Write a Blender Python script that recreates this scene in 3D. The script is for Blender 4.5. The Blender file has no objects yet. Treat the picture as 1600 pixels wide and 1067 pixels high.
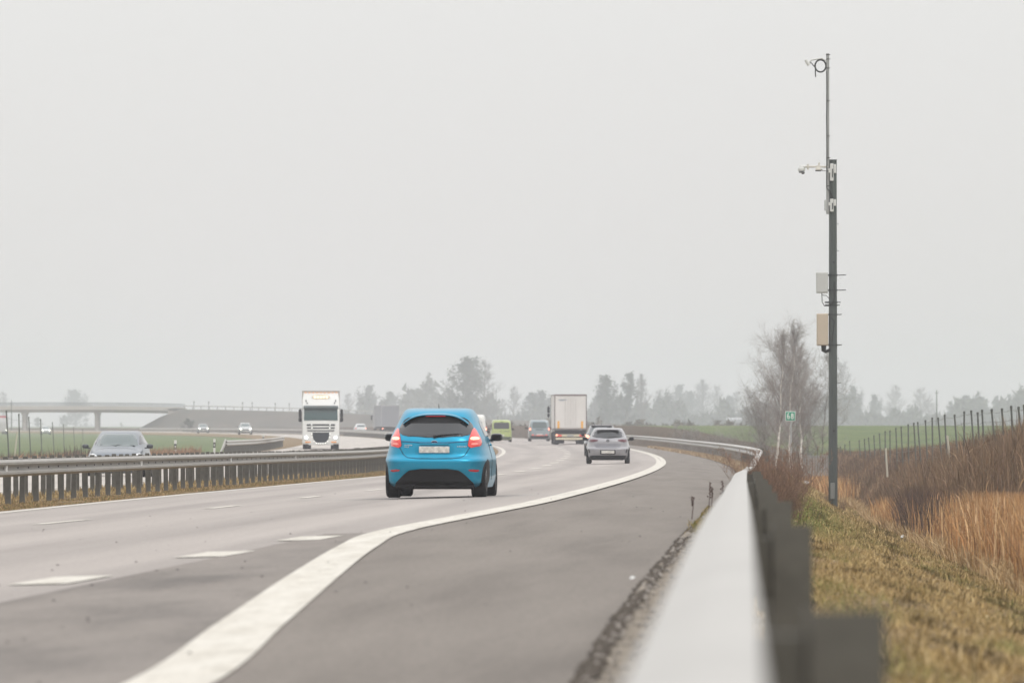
import bpy, math, random
import numpy as np
from mathutils import Vector, Matrix

random.seed(7); rng = np.random.default_rng(7)
scene = bpy.context.scene
COL = scene.collection

# ------------------------------------------------------------------ camera, sky, light
CAMZ = 1.15
FPX = 12000.0
cam_d = bpy.data.cameras.new('camera'); cam = bpy.data.objects.new('camera', cam_d); COL.objects.link(cam)
cam.location = (0, 0, CAMZ)
cam.rotation_euler = (math.pi/2 + math.atan(130.5/FPX), 0, 0)
cam_d.sensor_width = 36; cam_d.lens = 270
cam_d.clip_start = 0.1; cam_d.clip_end = 12000
cam_d.dof.use_dof = True; cam_d.dof.focus_distance = 170; cam_d.dof.aperture_fstop = 6.6
scene.camera = cam

SUN_EL, SUN_AZ = math.radians(42), math.radians(150)
w = bpy.data.worlds.new('World'); scene.world = w; w.use_nodes = True
nt = w.node_tree; nt.nodes.clear()
def N(nt, t, **k):
    n = nt.nodes.new(t)
    for a, b in k.items(): setattr(n, a, b)
    return n
out = N(nt, 'ShaderNodeOutputWorld'); bg = N(nt, 'ShaderNodeBackground'); bg.inputs[1].default_value = 0.1
sky = N(nt, 'ShaderNodeTexSky', sky_type='NISHITA', sun_disc=False, sun_elevation=SUN_EL, sun_rotation=SUN_AZ)
sky.dust_density = 5; sky.air_density = 1.0
tc = N(nt, 'ShaderNodeTexCoord'); sep = N(nt, 'ShaderNodeSeparateXYZ'); nt.links.new(tc.outputs['Generated'], sep.inputs[0])
ramp = N(nt, 'ShaderNodeValToRGB')          # overcast cloud layer: brighter overhead than at the horizon
ramp.color_ramp.elements[0].position = 0.0; ramp.color_ramp.elements[0].color = (.75, .725, .705, 1)
ramp.color_ramp.elements[1].position = 1.0; ramp.color_ramp.elements[1].color = (1.9, 1.9, 1.92, 1)
e = ramp.color_ramp.elements.new(0.055); e.color = (.845, .838, .82, 1)
e = ramp.color_ramp.elements.new(0.02); e.color = (.79, .77, .75, 1)
nt.links.new(sep.outputs['Z'], ramp.inputs[0])
ten = N(nt, 'ShaderNodeMix', data_type='RGBA', blend_type='MULTIPLY'); ten.inputs['Factor'].default_value = 1
nt.links.new(ramp.outputs[0], ten.inputs['A']); ten.inputs['B'].default_value = (10, 10, 10, 1)
mx = N(nt, 'ShaderNodeMix', data_type='RGBA'); mx.inputs['Factor'].default_value = 0.96
nt.links.new(sky.outputs[0], mx.inputs['A']); nt.links.new(ten.outputs['Result'], mx.inputs['B'])
nz = N(nt, 'ShaderNodeTexNoise'); nz.inputs['Scale'].default_value = 7; nz.inputs['Detail'].default_value = 3
mr = N(nt, 'ShaderNodeMapRange'); mr.inputs['To Min'].default_value = .985; mr.inputs['To Max'].default_value = 1.015
nt.links.new(tc.outputs['Generated'], nz.inputs['Vector']); nt.links.new(nz.outputs['Fac'], mr.inputs['Value'])
m2 = N(nt, 'ShaderNodeMix', data_type='RGBA', blend_type='MULTIPLY'); m2.inputs['Factor'].default_value = 1
nt.links.new(mx.outputs['Result'], m2.inputs['A']); nt.links.new(mr.outputs['Result'], m2.inputs['B'])
nt.links.new(m2.outputs['Result'], bg.inputs[0]); nt.links.new(bg.outputs[0], out.inputs[0])

sd = bpy.data.lights.new('sun', 'SUN'); sun = bpy.data.objects.new('sun', sd); COL.objects.link(sun)
sd.energy = 0.8; sd.angle = math.radians(25); sd.color = (1, .96, .9)
d = Vector((math.sin(SUN_AZ)*math.cos(SUN_EL), math.cos(SUN_AZ)*math.cos(SUN_EL), math.sin(SUN_EL)))
sun.rotation_euler = d.to_track_quat('Z', 'Y').to_euler(); sun.location = (0, 0, 60)

scene.view_settings.view_transform = 'Standard'; scene.view_settings.look = 'None'
scene.view_settings.exposure = 0.0; scene.view_settings.gamma = 1
cy = scene.cycles if hasattr(scene, 'cycles') else None
scene.render.engine = 'CYCLES'
scene.cycles.use_denoising = True
scene.cycles.max_bounces = 6; scene.cycles.volume_bounces = 2; scene.cycles.transparent_max_bounces = 8
scene.cycles.use_adaptive_sampling = True

# ------------------------------------------------------------------ materials
MATS = {}
def mat(name, col, rough=.6, metal=0, var=.0, scale=4., bump=0., coat=0, emit=None, es=1., attr=None, spec=.5, vscale=(1, 1, 1), trans=0):
    if name in MATS: return MATS[name]
    m = bpy.data.materials.new(name); m.use_nodes = True; t = m.node_tree
    b = t.nodes['Principled BSDF']
    b.inputs['Roughness'].default_value = rough; b.inputs['Metallic'].default_value = metal
    b.inputs['Specular IOR Level'].default_value = spec
    if coat: b.inputs['Coat Weight'].default_value = coat; b.inputs['Coat Roughness'].default_value = .06
    c4 = (*col, 1)
    b.inputs['Base Color'].default_value = c4
    src = None
    if attr:
        a = N(t, 'ShaderNodeAttribute', attribute_name=attr); src = a.outputs['Color']
    if var or bump:
        co = N(t, 'ShaderNodeTexCoord'); mp = N(t, 'ShaderNodeMapping'); mp.inputs['Scale'].default_value = vscale
        n = N(t, 'ShaderNodeTexNoise'); n.inputs['Scale'].default_value = scale; n.inputs['Detail'].default_value = 6; n.inputs['Roughness'].default_value = .65
        t.links.new(co.outputs['Object'], mp.inputs[0]); t.links.new(mp.outputs[0], n.inputs['Vector'])
        r = N(t, 'ShaderNodeMapRange'); r.inputs['From Min'].default_value = .3; r.inputs['From Max'].default_value = .7
        r.inputs['To Min'].default_value = 1-var; r.inputs['To Max'].default_value = 1+var
        t.links.new(n.outputs['Fac'], r.inputs['Value'])
        mu = N(t, 'ShaderNodeMix', data_type='RGBA', blend_type='MULTIPLY'); mu.inputs['Factor'].default_value = 1
        if src: t.links.new(src, mu.inputs['A'])
        else: mu.inputs['A'].default_value = c4
        t.links.new(r.outputs['Result'], mu.inputs['B']); src = mu.outputs['Result']
        if bump:
            bp = N(t, 'ShaderNodeBump'); bp.inputs['Strength'].default_value = bump; bp.inputs['Distance'].default_value = .02
            t.links.new(n.outputs['Fac'], bp.inputs['Height']); t.links.new(bp.outputs[0], b.inputs['Normal'])
    if src: t.links.new(src, b.inputs['Base Color'])
    if emit: b.inputs['Emission Color'].default_value = (*emit, 1); b.inputs['Emission Strength'].default_value = es
    MATS[name] = m; return m

def ground_mat(name, cols, scales, stretch=(1, 1, 1), rough=.9, bump=.3, uv=True, extra=None, spec=.3, grain=0, tracks=None):
    """two- or three-colour procedural ground; cols = [base, second, third], scales = noise scales"""
    m = bpy.data.materials.new(name); m.use_nodes = True; t = m.node_tree; b = t.nodes['Principled BSDF']
    b.inputs['Roughness'].default_value = rough; b.inputs['Specular IOR Level'].default_value = spec
    co = N(t, 'ShaderNodeTexCoord'); cur = None
    last = None
    for i, c in enumerate(cols[1:]):
        mp = N(t, 'ShaderNodeMapping'); mp.inputs['Scale'].default_value = stretch[i] if isinstance(stretch, list) else stretch
        mp.inputs['Location'].default_value = (i*13.1, i*7.7, 0)
        t.links.new(co.outputs['UV' if uv else 'Object'], mp.inputs[0])
        n = N(t, 'ShaderNodeTexNoise'); n.inputs['Scale'].default_value = scales[i]; n.inputs['Detail'].default_value = 8; n.inputs['Roughness'].default_value = .62
        t.links.new(mp.outputs[0], n.inputs['Vector'])
        r = N(t, 'ShaderNodeMapRange'); r.inputs['From Min'].default_value = .4; r.inputs['From Max'].default_value = .64
        t.links.new(n.outputs['Fac'], r.inputs['Value'])
        mxx = N(t, 'ShaderNodeMix', data_type='RGBA'); t.links.new(r.outputs['Result'], mxx.inputs['Factor'])
        if cur: t.links.new(cur, mxx.inputs['A'])
        else: mxx.inputs['A'].default_value = (*cols[0], 1)
        mxx.inputs['B'].default_value = (*c, 1); cur = mxx.outputs['Result']; last = n
    if tracks:
        sx = N(t, 'ShaderNodeSeparateXYZ'); t.links.new(co.outputs['UV'], sx.inputs[0])
        mpn = N(t, 'ShaderNodeMapping'); mpn.inputs['Scale'].default_value = (.4, .03, 1); t.links.new(co.outputs['UV'], mpn.inputs[0])
        nn = N(t, 'ShaderNodeTexNoise'); nn.inputs['Scale'].default_value = 1; nn.inputs['Detail'].default_value = 3; t.links.new(mpn.outputs[0], nn.inputs['Vector'])
        a1 = N(t, 'ShaderNodeMath', operation='MULTIPLY_ADD'); a1.inputs[1].default_value = .5; t.links.new(nn.outputs['Fac'], a1.inputs[0]); t.links.new(sx.outputs['X'], a1.inputs[2])
        a2 = N(t, 'ShaderNodeMath', operation='DIVIDE'); a2.inputs[1].default_value = 12; t.links.new(a1.outputs[0], a2.inputs[0])
        cr = N(t, 'ShaderNodeValToRGB'); els = cr.color_ramp.elements
        els[0].position = 0; els[0].color = (1, 1, 1, 1); els[1].position = 1; els[1].color = (1, 1, 1, 1)
        for p_, v_ in tracks: e_ = els.new(p_/12); e_.color = (v_, v_, v_, 1)
        t.links.new(a2.outputs[0], cr.inputs[0]); mu = N(t, 'ShaderNodeMix', data_type='RGBA', blend_type='MULTIPLY'); mu.inputs['Factor'].default_value = 1
        t.links.new(cur, mu.inputs['A']); t.links.new(cr.outputs[0], mu.inputs['B']); cur = mu.outputs['Result']
    if grain:
        mp = N(t, 'ShaderNodeMapping'); mp.inputs['Scale'].default_value = (28, 2.2, 1); t.links.new(co.outputs['UV'], mp.inputs[0])
        n = N(t, 'ShaderNodeTexNoise'); n.inputs['Scale'].default_value = 1; n.inputs['Detail'].default_value = 10; n.inputs['Roughness'].default_value = .75; t.links.new(mp.outputs[0], n.inputs['Vector'])
        r = N(t, 'ShaderNodeMapRange'); r.inputs['From Min'].default_value = .3; r.inputs['From Max'].default_value = .7; r.inputs['To Min'].default_value = 1-grain; r.inputs['To Max'].default_value = 1+grain; t.links.new(n.outputs['Fac'], r.inputs['Value'])
        mu = N(t, 'ShaderNodeMix', data_type='RGBA', blend_type='MULTIPLY'); mu.inputs['Factor'].default_value = 1; t.links.new(cur, mu.inputs['A']); t.links.new(r.outputs['Result'], mu.inputs['B']); cur = mu.outputs['Result']
    t.links.new(cur, b.inputs['Base Color'])
    if bump:
        n = N(t, 'ShaderNodeTexNoise'); n.inputs['Scale'].default_value = 30; n.inputs['Detail'].default_value = 4
        t.links.new(co.outputs['Object'], n.inputs['Vector'])
        bp = N(t, 'ShaderNodeBump'); bp.inputs['Strength'].default_value = bump; bp.inputs['Distance'].default_value = .03
        t.links.new(n.outputs['Fac'], bp.inputs['Height']); t.links.new(bp.outputs[0], b.inputs['Normal'])
    return m

# ------------------------------------------------------------------ mesh helpers
class MB:
    def __init__(s): s.v = []; s.f = []; s.mi = []; s.cur = 0; s.uv = None
    def add(s, vs, fs):
        o = len(s.v); s.v += [tuple(p) for p in vs]
        for f in fs: s.f.append(tuple(i+o for i in f)); s.mi.append(s.cur)
        return s
    def box(s, c, size, rot=None, bev=0):
        x, y, z = [q/2 for q in size]
        if bev > 0:
            bv = min(bev, x*.9, y*.9, z*.9); pts = []
            # rounded box: 3 axis-aligned slabs joined as chamfered hull (24 verts)
            for sx in (-1, 1):
                for sy in (-1, 1):
                    for sz in (-1, 1):
                        pts += [(sx*x, sy*(y-bv), sz*(z-bv)), (sx*(x-bv), sy*y, sz*(z-bv)), (sx*(x-bv), sy*(y-bv), sz*z)]
            idx = lambda sx, sy, sz, k: ((sx > 0)*4+(sy > 0)*2+(sz > 0))*3+k
            F = []
            for sg in (-1, 1):
                q = [idx(sg, -1, -1, 0), idx(sg, 1, -1, 0), idx(sg, 1, 1, 0), idx(sg, -1, 1, 0)]; F.append(q if sg > 0 else q[::-1])
                q = [idx(-1, sg, -1, 1), idx(-1, sg, 1, 1), idx(1, sg, 1, 1), idx(1, sg, -1, 1)]; F.append(q if sg > 0 else q[::-1])
                q = [idx(-1, -1, sg, 2), idx(1, -1, sg, 2), idx(1, 1, sg, 2), idx(-1, 1, sg, 2)]; F.append(q if sg > 0 else q[::-1])
            for a in (-1, 1):
                for b in (-1, 1):
                    q = [idx(a, b, -1, 0), idx(a, b, -1, 1), idx(a, b, 1, 1), idx(a, b, 1, 0)]; F.append(q[::-1] if a*b > 0 else q) if False else F.append(q)
                    q = [idx(a, -1, b, 0), idx(a, 1, b, 0), idx(a, 1, b, 2), idx(a, -1, b, 2)]; F.append(q)
                    q = [idx(-1, a, b, 1), idx(1, a, b, 1), idx(1, a, b, 2), idx(-1, a, b, 2)]; F.append(q)
            for sx in (-1, 1):
                for sy in (-1, 1):
                    for sz in (-1, 1): F.append([idx(sx, sy, sz, k) for k in range(3)])
            vs = pts; fs = F
        else:
            vs = [(sx*x, sy*y, sz*z) for sx in (-1, 1) for sy in (-1, 1) for sz in (-1, 1)]
            fs = [(0, 1, 3, 2), (4, 6, 7, 5), (0, 4, 5, 1), (2, 3, 7, 6), (0, 2, 6, 4), (1, 5, 7, 3)]
        M = Matrix.Translation(c)
        if rot: M = M @ (rot.to_matrix().to_4x4() if hasattr(rot, 'to_matrix') else rot)
        s.add([M @ Vector(p) for p in vs], fs); return s
    def tube(s, pts, r, n=8, cap=True):
        pts = [Vector(p) for p in pts]; rr = r if isinstance(r, (list, tuple)) else [r]*len(pts)
        vs = []; fs = []
        for i, p in enumerate(pts):
            t = (pts[min(i+1, len(pts)-1)]-pts[max(i-1, 0)]).normalized()
            a = t.orthogonal().normalized() if i == 0 else (pa - t*pa.dot(t)).normalized()
            pa = a; b = t.cross(a)
            for k in range(n):
                q = 2*math.pi*k/n; vs.append(p+(a*math.cos(q)+b*math.sin(q))*rr[i])
        for i in range(len(pts)-1):
            for k in range(n):
                fs.append((i*n+k, i*n+(k+1) % n, (i+1)*n+(k+1) % n, (i+1)*n+k))
        if cap: fs.append(tuple(range(n))[::-1]); fs.append(tuple((len(pts)-1)*n+k for k in range(n)))
        s.add(vs, fs); return s
    def cyl(s, a, b, r, n=16): return s.tube([a, b], r, n)
    def loft(s, rings, cap=True):
        n = len(rings[0]); vs = [p for r in rings for p in r]; fs = []
        for i in range(len(rings)-1):
            for k in range(n): fs.append((i*n+k, i*n+(k+1) % n, (i+1)*n+(k+1) % n, (i+1)*n+k))
        if cap: fs.append(tuple(range(n))[::-1]); fs.append(tuple((len(rings)-1)*n+k for k in range(n)))
        s.add(vs, fs); return s
    def build(s, name, m, parent=None, smooth=None, loc=None):
        me = bpy.data.meshes.new(name); me.from_pydata(s.v, [], s.f)
        ms = m if isinstance(m, list) else [m]
        for x in ms: me.materials.append(x)
        if len(ms) > 1: me.polygons.foreach_set('material_index', s.mi)
        me.update()
        import bmesh
        bm = bmesh.new(); bm.from_mesh(me); bmesh.ops.recalc_face_normals(bm, faces=bm.faces); bm.to_mesh(me); bm.free()
        if smooth is not None:
            me.shade_smooth()
            try: me.set_sharp_from_angle(angle=math.radians(smooth))
            except Exception: pass
        o = bpy.data.objects.new(name, me); COL.objects.link(o)
        if parent: o.parent = parent
        if loc: o.location = loc
        return o

def tag(o, label=None, cat=None, group=None, kind=None):
    if label: o['label'] = label
    if cat: o['category'] = cat
    if group: o['group'] = group
    if kind: o['kind'] = kind
    return o
def empty(name, loc=(0, 0, 0), rz=0, label=None, cat=None, group=None):
    o = bpy.data.objects.new(name, None); COL.objects.link(o); o.location = loc; o.rotation_euler = (0, 0, rz)
    o.empty_display_size = .1
    return tag(o, label, cat, group)
KIDS = {}
def kids(o): return [c for c in bpy.data.objects if c.parent == o]
def dup(root, loc, rz=0, label=None, sc=None, group=None):
    r = root.copy(); COL.objects.link(r); r.location = loc; r.rotation_euler = (0, 0, rz)
    if sc: r.scale = sc
    if label: r['label'] = label
    if group: r['group'] = group
    for ch in kids(root):
        c = ch.copy(); COL.objects.link(c); c.parent = r
        for g in kids(ch):
            q = g.copy(); COL.objects.link(q); q.parent = c
    return r
def fast_mesh(name, V, F, m, cols=None, parent=None):
    """V (n,3), F (m,k) numpy; cols (n,3) per vertex"""
    me = bpy.data.meshes.new(name); k = F.shape[1]
    me.vertices.add(len(V)); me.vertices.foreach_set('co', V.astype(np.float32).ravel())
    me.loops.add(F.size); me.loops.foreach_set('vertex_index', F.astype(np.int32).ravel())
    me.polygons.add(len(F)); me.polygons.foreach_set('loop_start', np.arange(0, F.size, k, dtype=np.int32))
    me.update(calc_edges=True)
    if cols is not None:
        a = me.color_attributes.new('Col', 'FLOAT_COLOR', 'POINT')
        a.data.foreach_set('color', np.hstack([cols, np.ones((len(cols), 1))]).astype(np.float32).ravel())
    me.materials.append(m)
    o = bpy.data.objects.new(name, me); COL.objects.link(o)
    if parent: o.parent = parent
    return o

# ------------------------------------------------------------------ the lie of the land
def f_ref(Y):                                    # right edge of the carriageway, as X at distance Y
    Y = np.asarray(Y, float)
    near = 7.7-(Y-490)**2/20000; far = 7.7-(Y-490)**2/15000
    return np.where(Y < 490, near, far)
def head(Y): return -(Y-490)/(10000 if Y < 490 else 7500)
def smooth_tab(xs, ys):
    xs = np.array(xs, float); ys = np.array(ys, float)
    d = np.diff(ys)/np.diff(xs); m = np.zeros_like(ys); m[1:-1] = np.where(d[1:]*d[:-1] > 0, 2*d[1:]*d[:-1]/(d[1:]+d[:-1]+1e-12), 0); m[0] = d[0]; m[-1] = d[-1]
    def fn(x):
        x = np.clip(np.asarray(x, float), xs[0], xs[-1]); i = np.clip(np.searchsorted(xs, x)-1, 0, len(xs)-2)
        h = xs[i+1]-xs[i]; t = (x-xs[i])/h
        return (2*t**3-3*t**2+1)*ys[i]+(t**3-2*t**2+t)*h*m[i]+(-2*t**3+3*t**2)*ys[i+1]+(t**3-t**2)*h*m[i+1]
    return fn
def sm(t): t = np.clip(t, 0, 1); return t*t*(3-2*t)
sink = smooth_tab([-60, 60, 100, 130, 200, 300, 480, 600, 720, 1100, 1500, 6500], [0, 0, .01, .03, .15, .35, .42, .32, .28, .10, .12, .15])
kbank = smooth_tab([-60, 700, 1100, 6500], [1, 1, .4, .4])
e_right = smooth_tab([-60, 20, 60, 100, 150, 200, 300, 6500], [.02, .0125, .0, -.022, -.07, -.078, -.055, -.05])
drop = smooth_tab([-60, 20, 60, 100, 150, 200, 300, 6500], [0, 0, .12, .21, .21, .17, 0, 0])
edge_u = lambda Y: np.interp(Y, [0, 32, 43, 56, 80, 116, 200, 250, 305, 430, 600], [-3.25, -3.03, -2.84, -2.68, -2.46, -2.3, -2.5, -2.5, -2.65, -2.6, -2.4])
_ry = np.array([-60, 0, 7, 20, 33, 46, 59, 75, 90, 105, 120, 150, 200, 300, 400, 500, 600], float)
_rx = np.interp(_ry, [-60, 0, 7, 59, 75, 90, 105, 120, 150, 200, 300, 400, 500, 600], [-1.86, -.048, .164, 1.737, 2.22, 2.68, 3.14, 3.62, 4.65, 6.35, 9.5, 11.0, 11.35, 10.0])
_rt = smooth_tab(list(_ry)+[700, 1500, 6500], list(f_ref(_ry)-_rx)+[-3.15, -3.2, -3.2])
u_rail = _rt
D_right = smooth_tab([-60, 20, 60, 100, 170, 240, 400, 6500], [.4, .4, .60, .66, .93, 1.36, 1.6, 1.4])
field_rel = smooth_tab([-60, 0, 200, 300, 450, 600, 800, 1000, 1500, 3000, 6500], [-.9, -.9, -1.1, -1.5, -2.2, -1.3, -.07, -.05, -.5, -1.0, -1.0])
v_shape = smooth_tab([0, .6, 1.4, 2.4, 3.8, 5.2], [0, .05, .22, .62, .97, 1.0])
def zg(u, Y):
    """ground height at lateral offset u (left of the right-hand edge line) and distance Y"""
    u = np.asarray(u, float); Y = np.asarray(Y, float); s = -sink(Y); k = kbank(Y)
    left = np.where(u < 11, -.025*u*k, np.where(u < 13, -.275*k+.0125*(u-11)*k, -.25*k+.02*(u-13)*k))
    left = np.where(u > 22.8, (-.25+.196)*k-.5*sm((u-22.8)/5), left)
    ur = u_rail(Y); eu = edge_u(Y); dr_ = drop(Y); right0 = -u*e_right(Y)-dr_*sm((eu-u)/np.maximum(eu-ur, .05)); v = -(u-ur); z0 = -ur*e_right(Y)-dr_
    ditch = z0-D_right(Y)*v_shape(v)
    base = np.where(u >= 0, left, np.where(v < 0, right0, ditch))+s
    fld = field_rel(Y)+CAMZ
    t = sm((v-5.2)/3.2)
    return np.where(v > 5.2, base*(1-t)+fld*t, base)
def P(u, Y, dz=0.): return (float(f_ref(Y)-u), float(Y), float(zg(u, Y))+dz)

def yspace(a, b, first=1.5, grow=1.03, mx_=40):
    r = [a]; st = first
    while r[-1] < b: r.append(r[-1]+st); st = min(st*grow, mx_)
    r[-1] = b; return np.array(r)
def strip(name, us, Ys, m, dz=0., kind='structure', jitter=0):
    """sheet between lateral offsets us (numbers or functions of Y)"""
    Ys = np.asarray(Ys, float); cols = [(np.full_like(Ys, q) if not callable(q) else np.asarray(q(Ys), float)) for q in us]
    V = []; UV = []
    for c in cols:
        z = zg(c, Ys)+dz; V.append(np.stack([f_ref(Ys)-c, Ys, z], 1)); UV.append(np.stack([c, Ys], 1))
    n = len(Ys); V = np.concatenate(V); UV = np.concatenate(UV); F = []
    for j in range(len(cols)-1):
        i = np.arange(n-1); a = j*n+i; F.append(np.stack([a, a+1, a+n+1, a+n], 1))
    F = np.concatenate(F)
    if jitter: V[:, 2] += rng.normal(0, jitter, len(V))
    o = fast_mesh(name, V, F, m); me = o.data
    uvl = me.uv_layers.new(name='UVMap'); idx = np.zeros(len(me.loops), np.int32); me.loops.foreach_get('vertex_index', idx)
    uvl.data.foreach_set('uv', UV[idx].astype(np.float32).ravel()); me.shade_smooth()
    # make sure normals point up
    if me.polygons[0].normal.z < 0: me.flip_normals()
    if kind: o['kind'] = kind
    return o

solid_u = smooth_tab([-20, 34, 44, 61, 74, 83, 87, 96, 105, 120, 151, 257, 311, 392, 6500], [-2.3, -1.19, -.74, .01, .53, .81, .83, .72, .56, .36, .26, .2, .06, -.03, 0])
lane_u = smooth_tab([-60, 60, 102, 120, 145, 200, 340, 600, 6500], [7.2, 7.0, 6.5, 5.65, 5.3, 4.7, 4.6, 4.1, 4.0])
left_u = smooth_tab([-60, 120, 162, 241, 435, 632, 6500], [9.2, 9.1, 9.05, 8.65, 8.3, 8.15, 8.1])

asphalt = ground_mat('asphalt', [(.315, .28, .255), (.262, .232, .212), (.345, .308, .282)], [1.0, 1.3], stretch=[(1.1, .035, 1), (.55, .012, 1)], rough=.72, bump=.15, spec=.4, grain=.16, tracks=[(1.0, 1.02), (1.6, .87), (2.0, .9), (2.4, 1.06), (3.2, 1.05), (3.7, .86), (4.1, .9), (4.6, 1.04), (5.7, 1.05), (6.3, .89), (6.7, .92), (7.2, 1.06), (8.0, .9), (8.5, 1.0)])
asphalt_old = ground_mat('asphalt_shoulder', [(.172, .149, .128), (.135, .116, .099), (.192, .167, .144)], [1.0, 2.2], stretch=[(.9, .05, 1), (.6, .03, 1)], rough=.8, bump=.2, spec=.35, grain=.2)
pale_road = ground_mat('pale_asphalt', [(.43, .39, .35), (.37, .34, .305), (.45, .41, .37)], [1, 1.2], stretch=[(1, .02, 1), (.5, .01, 1)], rough=.7, bump=.1)
paint_m = ground_mat('road_paint', [(.56, .525, .46), (.42, .39, .335), (.60, .57, .51)], [4, 1.6], stretch=[(1, .5, 1), (3, .25, 1)], rough=.65, bump=.1, grain=.14)
dry = ground_mat('dry_grass_soil', [(.21, .145, .075), (.10, .07, .04), (.26, .19, .11)], [.5, 2.5], stretch=(1, .4, 1), rough=1, bump=.6, spec=.1)
soil = ground_mat('soil', [(.09, .065, .04), (.14, .1, .06), (.06, .045, .03)], [.6, 3], stretch=(1, .5, 1), rough=1, bump=.6, spec=.1)
gravel_m = ground_mat('gravel_edge', [(.27, .23, .185), (.17, .145, .115), (.35, .31, .26)], [2.5, 9], stretch=(1, .6, 1), rough=1, bump=.8, spec=.1)
green = ground_mat('winter_wheat', [(.115, .145, .055), (.145, .165, .07), (.09, .125, .05)], [.04, .3], stretch=[(1, .3, 1), (1, .1, 1)], rough=1, bump=.1, spec=.1)
embank_m = ground_mat('embankment_grass', [(.095, .085, .07), (.07, .066, .052), (.12, .10, .08)], [.05, .2], uv=False, rough=1, bump=0, spec=.1)

YR = yspace(-30, 2600, 1.5, 1.02, 12)
YL = yspace(-30, 6500, 3, 1.03, 60)
tag(strip('road', [lambda Y: left_u(Y)+.35, 6.5, 4.5, 3, 1.6, lambda Y: solid_u(Y)], YR, asphalt, .0), kind='structure')
strip('road_shoulder', [lambda Y: solid_u(Y), lambda Y: (solid_u(Y)+edge_u(Y))/2, edge_u], YR, asphalt_old, -.002)
strip('merging_lane_surface', [1.5, 1.0, lambda Y: solid_u(Y)], yspace(-30, 84, 1.5, 1, 2), ground_mat('asphalt_merge', [(.195, .170, .149), (.10, .087, .077), (.215, .188, .166)], [1.0, 2.0], stretch=[(.7, .1, 1), (.5, .07, 1)], rough=.75, bump=.15, spec=.35, grain=.2), .004)
strip('median_ground', [13.2, 12.2, 11.2, 10.2, lambda Y: left_u(Y)+.35], YR, dry, -.004, jitter=.01)
strip('road_opposite', [23.2, 20, 16.5, 13.2], YR, pale_road, 0)
strip('verge_left', [26, 25, 24.2, 23.2], YR, dry, -.002)
strip('field_left', [1500, 700, 300, 120, 60, 40, 30, 28, 26], YL, green, -.03)
strip('verge_edge', [edge_u, lambda Y: .7*edge_u(Y)+.3*u_rail(Y), lambda Y: .4*edge_u(Y)+.6*u_rail(Y), u_rail, lambda Y: u_rail(Y)-.2], YR, gravel_m, -.006, jitter=.008)
dirt = ground_mat('tar_edge', [(.065, .052, .042), (.035, .03, .025), (.12, .10, .08)], [3, 9], rough=1, bump=.6, spec=.1)
_ye = yspace(26, 420, .25, 1.0, 1); _j1 = rng.normal(0, .012, len(_ye)); _j2 = np.abs(rng.normal(0, .025, len(_ye)))
strip('asphalt_edge', [lambda Y: edge_u(Y)+.03+np.interp(Y, _ye, _j1), lambda Y: edge_u(Y)-.05-np.interp(Y, _ye, _j2)], _ye, dirt, .003)
strip('verge_right', [lambda Y, q=q: u_rail(Y)-q for q in (.18, .4, .7, 1, 1.5, 2, 2.5, 3, 3.5, 4.0)], YR, dry, -.01, jitter=.01)
strip('ditch', [lambda Y, q=q: u_rail(Y)-q for q in (4.0, 4.6, 5.2, 6, 6.8, 7.6, 8.6)], YR, soil, -.01, jitter=.02)
strip('field_right', [lambda Y, q=q: u_rail(Y)-q for q in (8.6, 12, 20, 40, 90, 200, 500, 1500)], YL, green, -.02)
# ground under and far beyond everything
V = np.array([(-6000, -60, -3.2), (6000, -60, -3.2), (6000, 7000, -3.2), (-6000, 7000, -3.2)], float)
tag(fast_mesh('ground', V, np.array([[0, 1, 2, 3]]), dry), kind='structure')
strip('far_ground', [60, 20, 8, 0, -6], yspace(2590, 6500, 30, 1.05, 100), green, -.03)

# ---- markings
def line(name, uf, Y0, Y1, wd, st=1.5, dz=.006):
    Ys = yspace(Y0, Y1, st, 1.01, 8) if Y1-Y0 > 20 else np.linspace(Y0, Y1, 6)
    return strip(name, [lambda Y: uf(Y)+wd/2, lambda Y: uf(Y)-wd/2], Ys, paint_m, dz)
line('edge_line', solid_u, 20, 1400, .40)
line('edge_line', left_u, 60, 1400, .24)
for y0 in (58.0, 69.6, 79.4): line('merge_dash', lambda Y: np.interp(Y, [57, 82], [1.93, 1.40]), y0-.4, y0+2.6, .46, dz=.008)
for y0 in (46.5,): line('merge_dash', lambda Y: 0*Y+2.2, y0, y0+3, .46, dz=.012)
y0 = 84.0
while y0 < 190: line('lane_dash', lane_u, y0, y0+4.8, .2, dz=.006); y0 += 18.3
y0 = 198.0
while y0 < 900: line('lane_dash', lane_u, y0, y0+8, .36, dz=.01); y0 += 26
line('edge_line', lambda Y: 0*Y+14.0, 60, 1400, .2)
line('edge_line', lambda Y: 0*Y+22.0, 60, 1400, .2)
y0 = 100.
while y0 < 900: line('lane_dash', lambda Y: 0*Y+17.8, y0, y0+5, .15); y0 += 18.

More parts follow.
